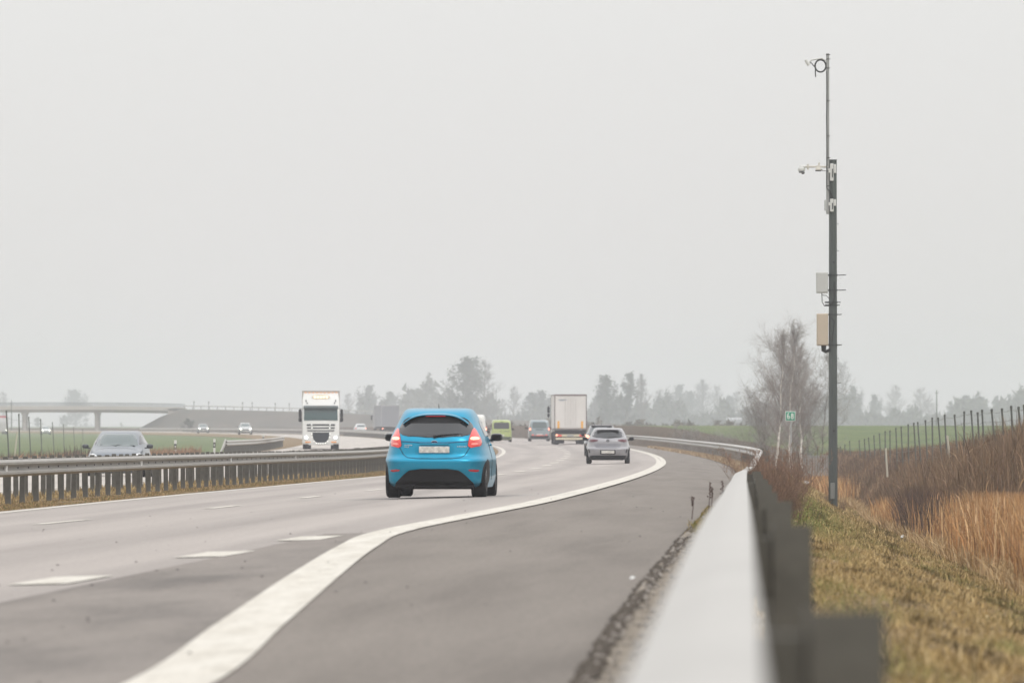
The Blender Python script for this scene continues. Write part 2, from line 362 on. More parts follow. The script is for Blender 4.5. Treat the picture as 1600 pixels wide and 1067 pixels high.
# ------------------------------------------------------------------ guard rails
galv = mat('galvanised_steel', (.40, .385, .36), .45, .2, var=.10, scale=1.2, bump=.05)
galv_d = mat('weathered_post_steel', (.11, .105, .09), .6, .3, var=.25, scale=5, bump=.2)
galv_b = mat('bolt_steel', (.1, .1, .1), .5, .5)
def wbeam_profile(side, d=.085, h=.31):
    # (lateral, z) from top to bottom; side = +1: face towards +lateral
    p = [(-.015, 0), (.0, .0), (.035, -.012), (d, -.045), (d, -.085), (.03, -.125), (.012, -.155), (.03, -.185), (d, -.225), (d, -.265), (.035, -.298), (.0, -.31), (-.015, -.31)]
    return [(side*a, b*h/.31) for a, b in p]
def guardrail(name, label, ufun, Y0, Y1, side, top, post_list, post_size, post_off, group, depth=.085, st=2., bolts=None, tabs=(), post_top=-.02, wide_top=0, gm=None):
    root = empty(name, P(float(ufun(Y0)), Y0), 0, label, 'guardrail', group)
    L = Vector(root.location)
    Ys = yspace(Y0, Y1, st, 1.01, 12); prof = wbeam_profile(side, depth)
    if wide_top: prof = [(-side*wide_top, -.03), (-side*wide_top, 0)]+prof[1:]
    mb = MB(); vs = []; n = len(prof)
    for Y in Ys:
        u = float(ufun(Y)); p = P(u, Y)
        vs += [(p[0]-L.x+a, p[1]-L.y, p[2]-L.z+top+b) for a, b in prof]
    back = []
    fs = [(i*n+k, i*n+k+1, (i+1)*n+k+1, (i+1)*n+k) for i in range(len(Ys)-1) for k in range(n-1)]
    m2_ = len(vs)   # give the sheet thickness
    vs2 = [(x-side*.006, y, z-.004) for x, y, z in vs]
    fs2 = [tuple(q+m2_ for q in f[::-1]) for f in fs]
    ed = []
    for i in range(len(Ys)-1):
        for k in (0, n-1): ed.append((i*n+k, (i+1)*n+k, (i+1)*n+k+m2_, i*n+k+m2_))
    mb.add(vs+vs2, fs+fs2+ed); mb.build('rail', gm or galv, root, smooth=50)
    first = None; rest = MB(); nrest = 0
    for i, Y in enumerate(post_list):
        u = float(ufun(Y)); p = P(u, Y); c = (p[0]-L.x-side*post_off, p[1]-L.y, p[2]-L.z)
        if i < 98:
            if first is None:
                a, b = post_size; q = MB(); H = top+post_top+.3
                # C-section post: web + two flanges, plus a spacer block behind the beam
                q.box((0, b/2-.004, H/2-.3), (a, .008, H)); q.box((-a/2+.004, 0, H/2-.3), (.008, b-.017, H)); q.box((a/2-.004, 0, H/2-.3), (.008, b-.017, H))
                q.box((0, -b/2+.004, H/2-.3), (a, .008, H))
                gap = post_off-a/2
                if gap > .02: q.box((side*(a/2+gap/2-.004), 0, top-.155), (gap-.01, .09, .2))
                o = q.build('post', galv_d, root); o.location = c; first = o
            else:
                o = first.copy(); COL.objects.link(o); o.parent = root; o.location = (c[0]+random.uniform(-.01, .01), c[1], c[2]+random.uniform(-.012, .012)); o.rotation_euler = (random.uniform(-.015, .015), random.uniform(-.015, .015), 0)
        else: rest.box((c[0], c[1], c[2]+(top+post_top)/2), (post_size[0], post_size[1], top+post_top)); nrest += 1
    if nrest: tag(rest.build('far_posts', galv_d, root), kind='stuff')
    if bolts is not None:
        q = MB()
        for Y in bolts:
            u = float(ufun(Y)); p = P(u, Y); x = p[0]-L.x+side*.014; z = p[2]-L.z+top-.155
            q.box((x+side*.008, p[1]-L.y, z), (.02, .09, .035)); q.box((x+side*.07, p[1]-L.y+.02, z+.09), (.012, .04, .03))
        tag(q.build('bolt_heads', galv_b, root), kind='stuff')
    for Y in tabs:
        u = float(ufun(Y)); p = P(u, Y); q = MB()
        q.box((p[0]-L.x+side*.05, p[1]-L.y, p[2]-L.z+top-.155), (.05, .16, .13), bev=.006); q.build('reflector', mat('reflector_white', (.8, .8, .78), .4), root)
    return root
near_posts = list(np.arange(12.9, 150, 12.7))
galv_w = mat('galvanised_steel_weathered', (.25, .235, .21), .5, .2, var=.12, scale=1.2)
guardrail('guardrail', 'pale steel guardrail in the very front, blurred, running beside the grassy slope to the bend', u_rail, 1.0, 700, -1, .80,
          near_posts+list(np.arange(152, 360, 4)), (.13, .13), .218, 'steel guardrails along the motorway', depth=.112, st=1.2, wide_top=.066, post_top=-.015)
ml = lambda Y: 10.8+0*np.asarray(Y, float)
guardrail('guardrail', 'long steel guardrail on many posts between the two carriageways, white reflectors on its beam', ml, 118, 1500, 1, .83,
          list(np.arange(120, 1400, 2.67)), (.1, .14), .10, 'steel guardrails along the motorway', st=3, depth=.11, gm=galv_w, bolts=np.arange(120, 330, 2.0), tabs=[139.5, 169.5, 199, 229], post_top=-.03)
ml2 = lambda Y: 12.4+0*np.asarray(Y, float)
guardrail('guardrail', 'second median guardrail, only its dark post tops showing over the front one', ml2, 118, 1500, -1, .80,
          list(np.arange(121, 1000, 2.0)), (.1, .13), .10, 'steel guardrails along the motorway', st=3, post_top=.035)
# outer rail of the opposite carriageway with its down-turned terminal
orl = lambda Y: np.interp(Y, [415, 436, 620], [23.8, 23.8, 25.0])
r_ = guardrail('guardrail', 'short steel guardrail with a sloping end beyond the median, beside the black and white posts', orl, 436, 620, 1, .80,
          list(np.arange(437, 620, 2.)), (.1, .13), .10, 'steel guardrails along the motorway', st=3)
q = MB(); a = P(23.8, 436); b = P(23.8, 428); L = Vector(r_.location)
for k in range(2):
    z0 = .80-.03-.18*k
    q.box(((a[0]+b[0])/2-L.x, (a[1]+b[1])/2-L.y, z0/2+.05), (.05, 8.4, .11), rot=Matrix.Rotation(math.atan2(z0, 8), 4, 'X'))
q.build('rail_terminal', galv, r_)

# ------------------------------------------------------------------ vehicles
black = mat('black_plastic', (.008, .008, .009), .5, spec=.2)
tyre_m = mat('tyre_rubber', (.009, .009, .009), .85, var=.2, scale=20, spec=.2)
rim_m = mat('alloy_rim', (.45, .46, .47), .3, .7)
glass_d = mat('tinted_glass', (.018, .02, .023), .08, 0, coat=.3)
glass_w = mat('windscreen_glass', (.07, .10, .10), .06, 0, coat=.6)
lampred = mat('tail_lamp_red', (.42, .02, .02), .2, emit=(1, .05, .02), es=.35, coat=1)
brake_on = mat('brake_lamp_lit', (.9, .3, .2), .3, emit=(1, .42, .28), es=2.0)
redref = mat('red_reflector', (.35, .01, .02), .2, coat=.5)
head_on = mat('headlamp_lit', (1, 1, .95), .3, emit=(1, .97, .85), es=3)
lampglass = mat('headlamp_clear', (.75, .77, .78), .15, .2, coat=1)
plate_m = mat('licence_plate', (.56, .54, .50), .5, var=.35, scale=16)
plate_ch = mat('plate_marks', (.12, .12, .13), .6)
chrome = mat('chrome', (.7, .7, .7), .15, 1)
orange_l = mat('indicator_orange', (.8, .3, .05), .4)

def tabfn(xs, ys): return smooth_tab(xs, ys)
class Hull:
    """body as a stack of plan-view outlines; everything else is laid on its surface"""
    def __init__(s, z, yr, yf, w, nr, nf):
        s.z = z; s.yr = tabfn(z, yr); s.yf = tabfn(z, yf); s.w = tabfn(z, w); s.nr = tabfn(z, nr); s.nf = tabfn(z, nf)
    def ring(s, z, n=56):
        yr, yf, w, nr, nf = [float(q(z)) for q in (s.yr, s.yf, s.w, s.nr, s.nf)]
        yc = (yr+yf)/2; a = (yf-yr)/2; r = []
        for k in range(n):
            t = 2*math.pi*k/n; c, sn = math.cos(t), math.sin(t); e = nf if sn > 0 else nr
            r.append((w*math.copysign(abs(c)**(2/e), c), yc+a*math.copysign(abs(sn)**(2/e), sn), z))
        return r
    def mesh(s, nz=44, n=64):
        mb = MB(); z0, z1 = s.z[0], s.z[-1]; zs = np.unique(np.concatenate([np.linspace(z0, z1, nz), [z1-.012, z1-.03]]))
        mb.loft([s.ring(z, n) for z in zs]); return mb
    def back(s, x, z):
        yr, yf, w, n = float(s.yr(z)), float(s.yf(z)), float(s.w(z)), float(s.nr(z)); r = min(abs(x/w), .995)
        return (yr+yf)/2-(yf-yr)/2*(1-r**n)**(1/n)
    def front(s, x, z):
        yr, yf, w, n = float(s.yr(z)), float(s.yf(z)), float(s.w(z)), float(s.nf(z)); r = min(abs(x/w), .995)
        return (yr+yf)/2+(yf-yr)/2*(1-r**n)**(1/n)
    def side(s, y, z):
        yr, yf, w = float(s.yr(z)), float(s.yf(z)), float(s.w(z)); yc = (yr+yf)/2; a = (yf-yr)/2
        n = float(s.nf(z)) if y > yc else float(s.nr(z)); r = min(abs((y-yc)/a), .995)
        return w*(1-r**n)**(1/n)
def chaikin(p, it=2):
    for _ in range(it):
        q = []
        for i in range(len(p)):
            a, b = p[i], p[(i+1) % len(p)]; t = min(.25, .07/(math.hypot(a[0]-b[0], a[1]-b[1])+1e-9))
            q.append((a[0]*(1-t)+b[0]*t, a[1]*(1-t)+b[1]*t)); q.append((a[0]*t+b[0]*(1-t), a[1]*t+b[1]*(1-t)))
        p = q
    return p
def patch(h, where, poly, off=.008, depth=.03, rnd=2, mirror=False, rows=12, cols=12):
    """a plate of some thickness laid on the hull inside a polygon; where = back / front / left / right"""
    mb = MB()
    polys = [poly]+([[(-a, b) for a, b in poly]] if mirror else [])
    for pl in polys:
        pl = chaikin(pl, rnd) if rnd else pl
        zs = sorted(p[1] for p in pl); z0, z1 = zs[0]+1e-4, zs[-1]-1e-4
        R = np.linspace(z0, z1, rows)
        grid = []
        for z in R:
            xs = []
            for i in range(len(pl)):
                a, b = pl[i], pl[(i+1) % len(pl)]
                if (a[1]-z)*(b[1]-z) <= 0 and a[1] != b[1]: xs.append(a[0]+(b[0]-a[0])*(z-a[1])/(b[1]-a[1]))
            if len(xs) < 2: continue
            grid.append([(x, z) for x in np.linspace(min(xs), max(xs), cols)])
        def pt(x, z, o):
            if where == 'back': return (x, h.back(x, z)-o, z)
            if where == 'front': return (x, h.front(x, z)+o, z)
            sg = 1 if where == 'right' else -1
            return (sg*(h.side(x, z)+o), x, z)
        n = cols; m = len(grid); out = [pt(x, z, off) for g in grid for x, z in g]; inn = [pt(x, z, -depth) for g in grid for x, z in g]
        fs = [(i*n+k, i*n+k+1, (i+1)*n+k+1, (i+1)*n+k) for i in range(m-1) for k in range(n-1)]
        bd = [i for i in range(n)]+[(i*n+n-1) for i in range(1, m)]+[(m-1)*n+k for k in range(n-2, -1, -1)]+[i*n for i in range(m-2, 0, -1)]
        M = m*n
        rim = [(bd[i], bd[(i+1) % len(bd)], bd[(i+1) % len(bd)]+M, bd[i]+M) for i in range(len(bd))]
        mb.add(out+inn, fs+[tuple(q+M for q in f[::-1]) for f in fs]+rim)
    return mb
def wheel(root, x, y, r=.31, wd=.2, side=1):
    mb = MB(); prof = [(0, r*.64), (.0, r*.9), (.03, r), (wd-.03, r), (wd, r*.9), (wd, r*.64)]; n = 28; rings = []
    for a, rr in prof: rings.append([(-side*a, rr*math.cos(2*math.pi*k/n), rr*math.sin(2*math.pi*k/n)) for k in range(n)])
    mb.loft(rings); o = mb.build('wheel', tyre_m, root, smooth=40); o.location = (x, y, r)
    q = MB(); n = 24
    q.loft([[(-side*a+side*.004, rr*math.cos(2*math.pi*k/n), rr*math.sin(2*math.pi*k/n)) for k in range(n)] for a, rr in ((.03, r*.16), (0.02, r*.2), (.035, r*.22))])
    for k in range(5):
        t = 2*math.pi*k/5; q.box((side*-.02, math.cos(t)*r*.38, math.sin(t)*r*.38), (.03, r*.5, r*.13), rot=Matrix.Rotation(t, 4, 'X'))
    ring = [(side*.003-side*a, rr) for a, rr in ((.0, r*.64), (.012, r*.66), (.012, r*.56), (0.05, r*.56))]
    q.loft([[(a, rr*math.cos(2*math.pi*k/n), rr*math.sin(2*math.pi*k/n)) for k in range(n)] for a, rr in ring], cap=False)
    q.build('rim', rim_m, o, smooth=40)
    return o
def mirror(root, x, y, z, m, sc=1., inner=black):
    for sg in (-1, 1):
        mb = MB(); n = 14; rings = []
        for t, k in ((-.07, .55), (-.05, .9), (0, 1), (.06, .85), (.1, .4)):
            rings.append([(sg*(x+.12*sc)+.105*sc*k*math.copysign(abs(math.cos(q))**.7, math.cos(q)), y+t*sc, z+.07*sc*k*math.copysign(abs(math.sin(q))**.7, math.sin(q))) for q in [2*math.pi*j/n for j in range(n)]])
        mb.loft(rings)
        mb.box((sg*(x+.02*sc), y+.02, z-.05*sc), (.12*sc, .05, .035))
        o = mb.build('side_mirror', m, root, smooth=50)
        g = MB(); g.box((sg*(x+.12*sc), y-.068*sc, z), (.15*sc, .008, .09*sc)); g.build('mirror_glass', inner, o)
def plate(root, h, where, x, z, wd=.52, ht=.11):
    sgn = -1 if where == 'back' else 1
    y = (h.back(x, z) if where == 'back' else h.front(x, z))+sgn*.02
    p = MB(); p.box((x, y, z), (wd, .02, ht), bev=.006); o = p.build('licence_plate', plate_m, root)
    return o
def place(root, Y, u, z=None, extra=0, oncoming=False):
    root.location = P(u, Y, .005)
    root.rotation_euler = (0, 0, -(math.atan(head(Y))+extra)+(math.pi if oncoming else 0))

def hatch(name, label, cat, paint, L, W, H, kind='hatch', lamps=None, detail=True):
    root = empty(name, (0, 0, 0), 0, label, cat)
    zh = H/1.48
    z = [.17, .25, .36, .50, .62, .70, .82, .93, 1.02, 1.10, 1.20, 1.30, 1.38, 1.43, 1.465, 1.48]
    if kind == 'hatch':
        yr = [.30, .09, .05, .0, -.005, .085, .10, .115, .16, .23, .32, .41, .50, .60, .80, 1.1]
        hoodf = [L-.25, L-.08, L-.02, L, L-.03, L-.06, L-.25, L-.75, L-1.05, L-1.2, L-1.36, L-1.53, L-1.70, L-1.83, L-2.05, L-2.3]
        ww = [.93, .96, .985, .99, 1.0, .985, .945, .915, .885, .85, .79, .735, .69, .655, .61, .50]
        nr = [6, 6, 5.5, 5, 5, 4.6, 4.6, 4.6, 4.4, 4.2, 3.8, 3.6, 3.5, 3.4, 3.2, 3]
    z = [q*zh for q in z]; ww = [q*W/2 for q in ww]; nf = [3.2]*4+[3.0]*4+[3.2]*5+[3]*3
    h = Hull(z, yr, hoodf, ww, nr, nf)
    h.mesh().build('body', paint, root, smooth=60)
    return root, h

def wheels4(root, W, L, r, wd, wb, rear=.62):
    for sg in (-1, 1):
        for y in (rear, rear+wb): wheel(root, sg*(W/2-.015), y, r, wd, sg)
def arches(root, h, r, wb, rear=.62):
    for wh in ('left', 'right'):
        for y in (rear, rear+wb):
            pl = [(y+(r+.045)*math.cos(t), max(r+(r+.045)*math.sin(t), h.z[0]+.01)) for t in np.linspace(0, 2*math.pi, 24, endpoint=False)]
            patch(h, wh, pl, .004, .02, rnd=0, rows=10).build('wheel_arch', black, root)

# --- the blue hatchback ------------------------------------------------------
blue = mat('blue_metallic_paint', (.004, .27, .44), .33, .7, coat=.35, var=.02, scale=30)
car, h = hatch('hatchback', 'bright blue small hatchback with its brake lamps lit, nearest car on the road', 'car', blue, 3.95, 1.80, 1.53)
patch(h, 'back', [(-.60, 1.25), (-.53, 1.345), (-.36, 1.395), (.36, 1.395), (.53, 1.345), (.625, 1.25), (.65, 1.17), (.63, 1.095), (.53, 1.055), (.27, 1.032), (-.27, 1.032), (-.51, 1.055), (-.605, 1.095), (-.63, 1.17)], .010, .03, rows=20, cols=20).build('rear_window', glass_d, car, smooth=40)
patch(h, 'back', [(-.585, 1.262), (-.53, 1.35), (-.36, 1.40), (.36, 1.40), (.53, 1.35), (.585, 1.262), (.36, 1.325), (0, 1.335), (-.36, 1.325)], .016, .01, rows=14, cols=24, rnd=1).build('spoiler_shadow_band', black, car)  # shadow of the spoiler on the glass, laid on as a black band
# roof spoiler over the window
q = MB(); n = 24; rings = []
for t, dz, th in ((0, -.012, .012), (.10, .0, .035), (.22, .012, .03), (.4, .0, .01)):
    r = []
    for k in range(n+1):
        x = -.56+1.12*k/n; zz = 1.428-.16*abs(x/.56)**3.2+dz; r.append((x, h.back(x, min(zz, 1.44))-.09+t, zz+th*.5))
    for k in range(n, -1, -1):
        x = -.56+1.12*k/n; zz = 1.428-.16*abs(x/.56)**3.2+dz; r.append((x, h.back(x, min(zz, 1.44))-.09+t, zz-th*.5))
    rings.append(r)
q.loft(rings); sp = q.build('roof_spoiler', blue, car, smooth=60)
q = MB(); q.box((0, h.back(0, 1.40)-.055, 1.392), (.34, .03, .022), bev=.005); q.build('high_brake_lamp', redref, sp)
for sg in (-1, 1):
    pl = [(sg*a, b) for a, b in [(.665, 1.20), (.725, 1.10), (.775, 1.0), (.79, .92), (.75, .865), (.60, .85), (.565, .88), (.58, .97), (.60, 1.07), (.635, 1.19)]]
    o = patch(h, 'back', pl, .014, .03, rows=16).build('tail_lamp', lampred, car, smooth=50)
    patch(h, 'back', [(sg*a, b) for a, b in [(.74, 1.045), (.755, .99), (.60, .985), (.61, 1.045)]], .02, .01, rows=8).build('lit_bulb', brake_on, o)
    patch(h, 'back', [(sg*a, b) for a, b in [(.74, .945), (.73, .905), (.62, .90), (.62, .935)]], .02, .01, rows=6).build('clear_lens', mat('pink_lens', (.7, .25, .22), .3, emit=(1, .3, .25), es=.3), o)
    patch(h, 'back', [(sg*a, b) for a, b in [(.77, .485), (.75, .44), (.62, .445), (.575, .475), (.60, .49)]], .01, .02, rows=6).build('bumper_reflector', redref, car)
patch(h, 'back', [(-.42, .475), (-.30, .495), (.30, .495), (.42, .475), (.52, .40), (.62, .30), (.68, .24), (.66, .19), (-.66, .19), (-.68, .24), (-.62, .30), (-.52, .40)], .012, .03, rows=14, cols=20, rnd=1).build('bumper_insert', black, car, smooth=40)
q = MB(); q.box((0, 1.9, .235), (1.3, 3.3, .13), bev=.03); q.box((0, .45, .20), (1.35, .6, .1), bev=.03); q.box((-.35, .12, .2), (.06, .2, .05), bev=.02); q.build('underbody', black, car)  # long box runs full length to block light and darken the road below
patch(h, 'back', [(-.33, .90), (.33, .90), (.33, .76), (.29, .74), (-.29, .74), (-.33, .76)], .004, .01, rnd=1).build('plate_recess', mat('blue_recess_shade', (.005, .24, .39), .4, .6), car)  # not sunk in: body blue darkened to give the recess its shade
plate(car, h, 'back', 0, .822)
q = MB(); q.box((0, h.back(0, .915)-.02, .915), (.5, .03, .03), bev=.008); q.build('plate_lamp_bar', blue, car)
# hatch shut lines and bumper crease
def seam(h, pts, m=black, wd=.008, name='seam', parent=None, where='back'):
    mb = MB()
    for (a, b) in zip(pts[:-1], pts[1:]):
        for k in range(6):
            t0, t1 = k/6, (k+1)/6; p0 = (a[0]+(b[0]-a[0])*t0, a[1]+(b[1]-a[1])*t0); p1 = (a[0]+(b[0]-a[0])*t1, a[1]+(b[1]-a[1])*t1)
            f = (lambda p: (p[0], h.back(*p)-.001, p[1])) if where == 'back' else ((lambda p: (p[0], h.front(*p)+.001, p[1])) if where == 'front' else (lambda p: ((1 if where == 'right' else -1)*(h.side(*p)+.001), p[0], p[1])))
            mb.tube([f(p0), f(p1)], wd/2, 5)
    return mb.build(name, m, parent)
seam(h, [(-.60, .86), (-.53, .74), (-.46, .69), (-.3, .672), (0, .668), (.3, .672), (.46, .69), (.53, .74), (.60, .86)], wd=.012, name='hatch_seam', parent=car)
seam(h, [(-.57, .965), (-.2, .94), (.2, .94), (.57, .965)], mat('blue_crease_shade', (.006, .10, .2), .4), .022, 'hatch_crease', car)  # crease is a darker blue line, its shade put into the colour
q = MB(); n = 20
q.loft([[(.048*math.cos(2*math.pi*k/n)*s_, h.back(0, .96)-y_, .955+.018*math.sin(2*math.pi*k/n)*s_) for k in range(n)] for y_, s_ in ((-.01, 1), (.018, 1), (.022, .85))]); bd_ = q.build('badge', mat('badge_navy', (.02, .04, .12), .25, .3, coat=1), car, smooth=40)
q = MB(); q.tube([(.052*math.cos(2*math.pi*k/20), h.back(0, .96)-.016, .955+.021*math.sin(2*math.pi*k/20)) for k in range(21)], .003, 6); q.build('badge_ring', chrome, bd_)
q = MB()
for x0, z0, nn, ww_ in ((-.50, .895, 5, .022), (-.50, .865, 3, .022), (.40, .872, 6, .022)):
    for k in range(nn): q.box((x0+k*.028, h.back(x0+k*.028, z0)-.006, z0), (ww_*.75, .008, .02), bev=.003)
q.build('chrome_lettering', chrome, car)
# rear wiper
q = MB(); w0 = (.0, h.back(0, 1.045)-.03, 1.045)
q.tube([w0, (.12, h.back(.12, 1.07)-.03, 1.07), (.42, h.back(.42, 1.085)-.022, 1.088)], [.016, .012, .006], 6)
q.tube([(.06, h.back(.06, 1.05)-.02, 1.052), (.47, h.back(.45, 1.09)-.014, 1.08)], .008, 5); q.cyl((0, w0[1]-.01, 1.045), (0, w0[1]+.04, 1.045), .024, 12)
q.build('rear_wiper', black, car)
for wh in ('left', 'right'):
    patch(h, wh, [(.98, 1.06), (1.0, 1.18), (1.25, 1.32), (2.0, 1.37), (2.35, 1.30), (2.66, 1.04), (2.3, 1.02), (1.4, 1.03)], .006, .02, rows=12, cols=16, rnd=1).build('side_window', glass_d, car, smooth=40)
    seam(h, [(1.45, .3), (1.42, .7), (1.45, 1.0)], name='door_seam', parent=car, where=wh); seam(h, [(2.75, .3), (2.72, .95)], name='door_seam', parent=car, where=wh)
    q = MB(); s_ = 1 if wh == 'right' else -1; q.box((s_*(h.side(1.65, .88)+.02), 1.65, .9), (.03, .2, .035), bev=.01); q.build('door_handle', blue, car)
patch(h, 'front', [(-.56, 1.02), (-.5, 1.28), (-.42, 1.38), (.42, 1.38), (.5, 1.28), (.56, 1.02)], .006, .02, rows=10, rnd=1).build('windscreen', glass_w, car)
arches(car, h, .31, 2.49, .66)
wheels4(car, 1.74, 3.95, .31, .25, 2.49, .66)
mirror(car, .80, 2.30, 1.03, mat('mirror_shell', (.03, .034, .036), .35, coat=.5))
q = MB(); q.tube([(0, 1.25, 1.46), (0, 1.12, 1.60)], [.008, .004], 6); q.build('antenna', black, car)
place(car, 130.6, 2.57, extra=.028)

# --- silver hatchback --------------------------------------------------------
silver = mat('silver_paint', (.29, .285, .30), .3, .35, coat=.6)
car, h = hatch('hatchback', 'silver grey small hatchback seen from behind in the right lane, dark diamond lamps', 'car', silver, 4.06, 1.77, 1.44)
patch(h, 'back', [(-.60, 1.22), (-.54, 1.31), (-.35, 1.345), (.35, 1.345), (.54, 1.31), (.60, 1.22), (.66, 1.12), (.55, 1.06), (.3, 1.03), (-.3, 1.03), (-.55, 1.06), (-.66, 1.12)], .010, .03, rows=16, cols=18).build('rear_window', glass_d, car, smooth=40)
q = MB(); q.box((0, h.back(0, 1.37)-.05, 1.375), (1.02, .2, .03), bev=.012); q.build('roof_spoiler', silver, car)
for sg in (-1, 1):
    patch(h, 'back', [(sg*a, b) for a, b in [(.79, .99), (.70, 1.0), (.40, .97), (.38, .93), (.55, .88), (.74, .87), (.80, .92)]], .014, .03, rows=10).build('tail_lamp', mat('dark_red_lamp', (.09, .005, .015), .3, coat=.2), car, smooth=50)
    patch(h, 'back', [(sg*a, b) for a, b in [(.80, .60), (.76, .62), (.70, .44), (.74, .40)]], .008, .02, rows=6).build('bumper_vent', black, car)
patch(h, 'back', [(-.78, .34), (.78, .34), (.76, .19), (-.76, .19)], .012, .03, rows=8, cols=20, rnd=1).build('bumper_insert', black, car)
patch(h, 'back', [(-.56, .79), (-.46, .64), (.46, .64), (.56, .79), (.5, .82), (-.5, .82)], .004, .02, rows=8, cols=20, rnd=1).build('hatch_recess', mat('silver_recess_shade', (.22, .22, .24), .35, .35), car)  # flush patch; the shade of the hollow is a darker silver
q = MB(); q.box((0, h.back(0, .47)-.008, .47), (.62, .02, .17), bev=.01); q.build('plate_surround', black, car)
plate(car, h, 'back', 0, .475)
q = MB(); n = 18; q.tube([(.05*math.cos(2*math.pi*k/n), h.back(0, .93)-.012, .93+.05*math.sin(2*math.pi*k/n)) for k in range(n+1)], .009, 6); q.box((0, h.back(0, .93)-.012, .93), (.12, .01, .012)); q.build('round_badge', black, car)
seam(h, [(-.50, .66), (0, .645), (.50, .66)], name='hatch_seam', parent=car)
q = MB(); q.tube([(0, h.back(0, 1.05)-.02, 1.05), (.36, h.back(.36, 1.07)-.02, 1.085)], [.014, .008], 5); q.build('rear_wiper', black, car)
for wh in ('left', 'right'):
    patch(h, wh, [(.98, 1.04), (1.0, 1.15), (1.25, 1.27), (2.0, 1.32), (2.35, 1.26), (2.66, 1.0), (1.4, 1.0)], .006, .02, rows=10, cols=14, rnd=1).build('side_window', glass_d, car)
arches(car, h, .32, 2.54, .7); wheels4(car, 1.77, 4.06, .32, .2, 2.54, .7)
mirror(car, .82, 2.4, 1.0, black)
q = MB(); q.box((0, .9, 1.47), (.03, .12, .05), bev=.01); q.build('fin_antenna', black, car)
q = MB(); q.box((0, 1.9, .215), (1.3, 3.3, .13), bev=.03); q.build('underbody', black, car)  # dark box added beneath to deepen the contact shadow
place(car, 308, 2.2)

# --- dark car just ahead of it ----------------------------------------------
darkp = mat('dark_grey_paint', (.06, .063, .07), .25, .3, coat=1)
car, h = hatch('estate_car', 'dark grey tall estate car mostly hidden ahead of the silver hatchback', 'car', darkp, 4.5, 1.85, 1.62)
patch(h, 'back', [(-.66, 1.2), (-.55, 1.47), (.55, 1.47), (.66, 1.2), (.6, 1.15), (-.6, 1.15)], .01, .03, rows=12, rnd=1).build('rear_window', glass_w, car)
q = MB(); q.box((0, 1.5, 1.60), (1.16, 1.9, .05), bev=.02); q.build('roof_panel', silver, car)
for sg in (-1, 1):
    o = patch(h, 'back', [(sg*a, b) for a, b in [(.84, 1.08), (.80, 1.14), (.60, 1.02), (.6, .95), (.82, .93)]], .014, .03, rows=8).build('tail_lamp', brake_on, car)
plate(car, h, 'back', 0, .8)
for wh in ('left', 'right'): patch(h, wh, [(.9, 1.16), (1.1, 1.42), (2.4, 1.46), (3.0, 1.16)], .006, .02, rows=8, rnd=1).build('side_window', glass_d, car)
wheels4(car, 1.85, 4.5, .34, .22, 2.7, .8); mirror(car, .86, 2.8, 1.1, black)
q = MB(); q.box((0, 1.1, 1.66), (.03, .15, .07), bev=.01); q.build('fin_antenna', black, car)
place(car, 402, 2.62)

# --- vans --------------------------------------------------------------------
def van(name, label, cat, paint, L, W, H, rearw, lampf, bumper, wheel_r=.33, stripe=None, glass=glass_d, lit=False):
    root = empty(name, (0, 0, 0), 0, label, cat)
    z = [q*H/1.95 for q in (.22, .35, .5, .8, 1.0, 1.1, 1.3, 1.6, 1.82, 1.91, 1.95)]
    yr = [.12, .02, 0, .02, .03, .04, .07, .12, .17, .26, .5]
    yf = [L-.2, L-.05, L, L-.02, L-.15, L-.5, L-.95, L-1.35, L-1.6, L-1.8, L-2.0]
    ww = [W/2*q for q in (.95, .98, 1, 1, .985, .975, .95, .91, .87, .82, .72)]
    h = Hull(z, yr, yf, ww, [9]*8+[7, 6, 5], [4]*8+[4, 4, 4]); h.mesh().build('body', paint, root, smooth=55)
    patch(h, 'back', rearw, .01, .03, rows=12, cols=14, rnd=1).build('rear_window', glass, root)
    for sg in (-1, 1):
        o = patch(h, 'back', [(sg*a, b) for a, b in lampf], .014, .03, rows=8, rnd=1).build('tail_lamp', lampred, root)
        if lit:
            cz = sum(b for a, b in lampf)/len(lampf); cx = sum(a for a, b in lampf)/len(lampf)
            patch(h, 'back', [(sg*(cx-.07), cz-.09), (sg*(cx+.07), cz-.09), (sg*(cx+.07), cz+.09), (sg*(cx-.07), cz+.09)], .022, .01, rows=5, rnd=1).build('lit_bulb', brake_on, o)
    patch(h, 'back', [(-W/2*.9, .5), (W/2*.9, .5), (W/2*.9, .27), (-W/2*.9, .27)], .02, .03, rows=6, cols=16, rnd=1).build('bumper', bumper, root)
    plate(root, h, 'back', 0, .62)
    for wh in ('left', 'right'):
        patch(h, wh, [(.5, 1.15), (.5, 1.6), (L-2.0, 1.62), (L-1.25, 1.15)], .006, .02, rows=8, cols=14, rnd=1).build('side_window', glass_d, root)
    patch(h, 'front', [(-.75, 1.12), (-.62, 1.7), (.62, 1.7), (.75, 1.12)], .006, .02, rows=8, rnd=1).build('windscreen', glass_w, root)
    q = MB(); q.box((0, L/2, .25), (W*.8, L*.8, .14), bev=.03); q.build('underbody', black, root)
    wheels4(root, W, L, wheel_r, .22, L*.62, .85); mirror(root, W/2-.02, L-1.35, 1.2, black, 1.35)
    return root, h
lime = mat('lime_paint', (.34, .41, .12), .35, coat=.8)
v, h = van('minibus', 'lime green minibus van seen from behind in the left lane', 'van', lime, 4.9, 1.95, 2.05, [(-.72, 1.22), (-.70, 1.80), (.70, 1.80), (.72, 1.22)], [(.965, 1.75), (.88, 1.75), (.86, 1.1), (.965, 1.1)], mat('dark_green_grey', (.06, .08, .05), .6), lit=False)
for o in kids(v):
    if o.name.startswith('tail_lamp'): o.data.materials[0] = mat('smoked_lamp', (.06, .03, .03), .3)
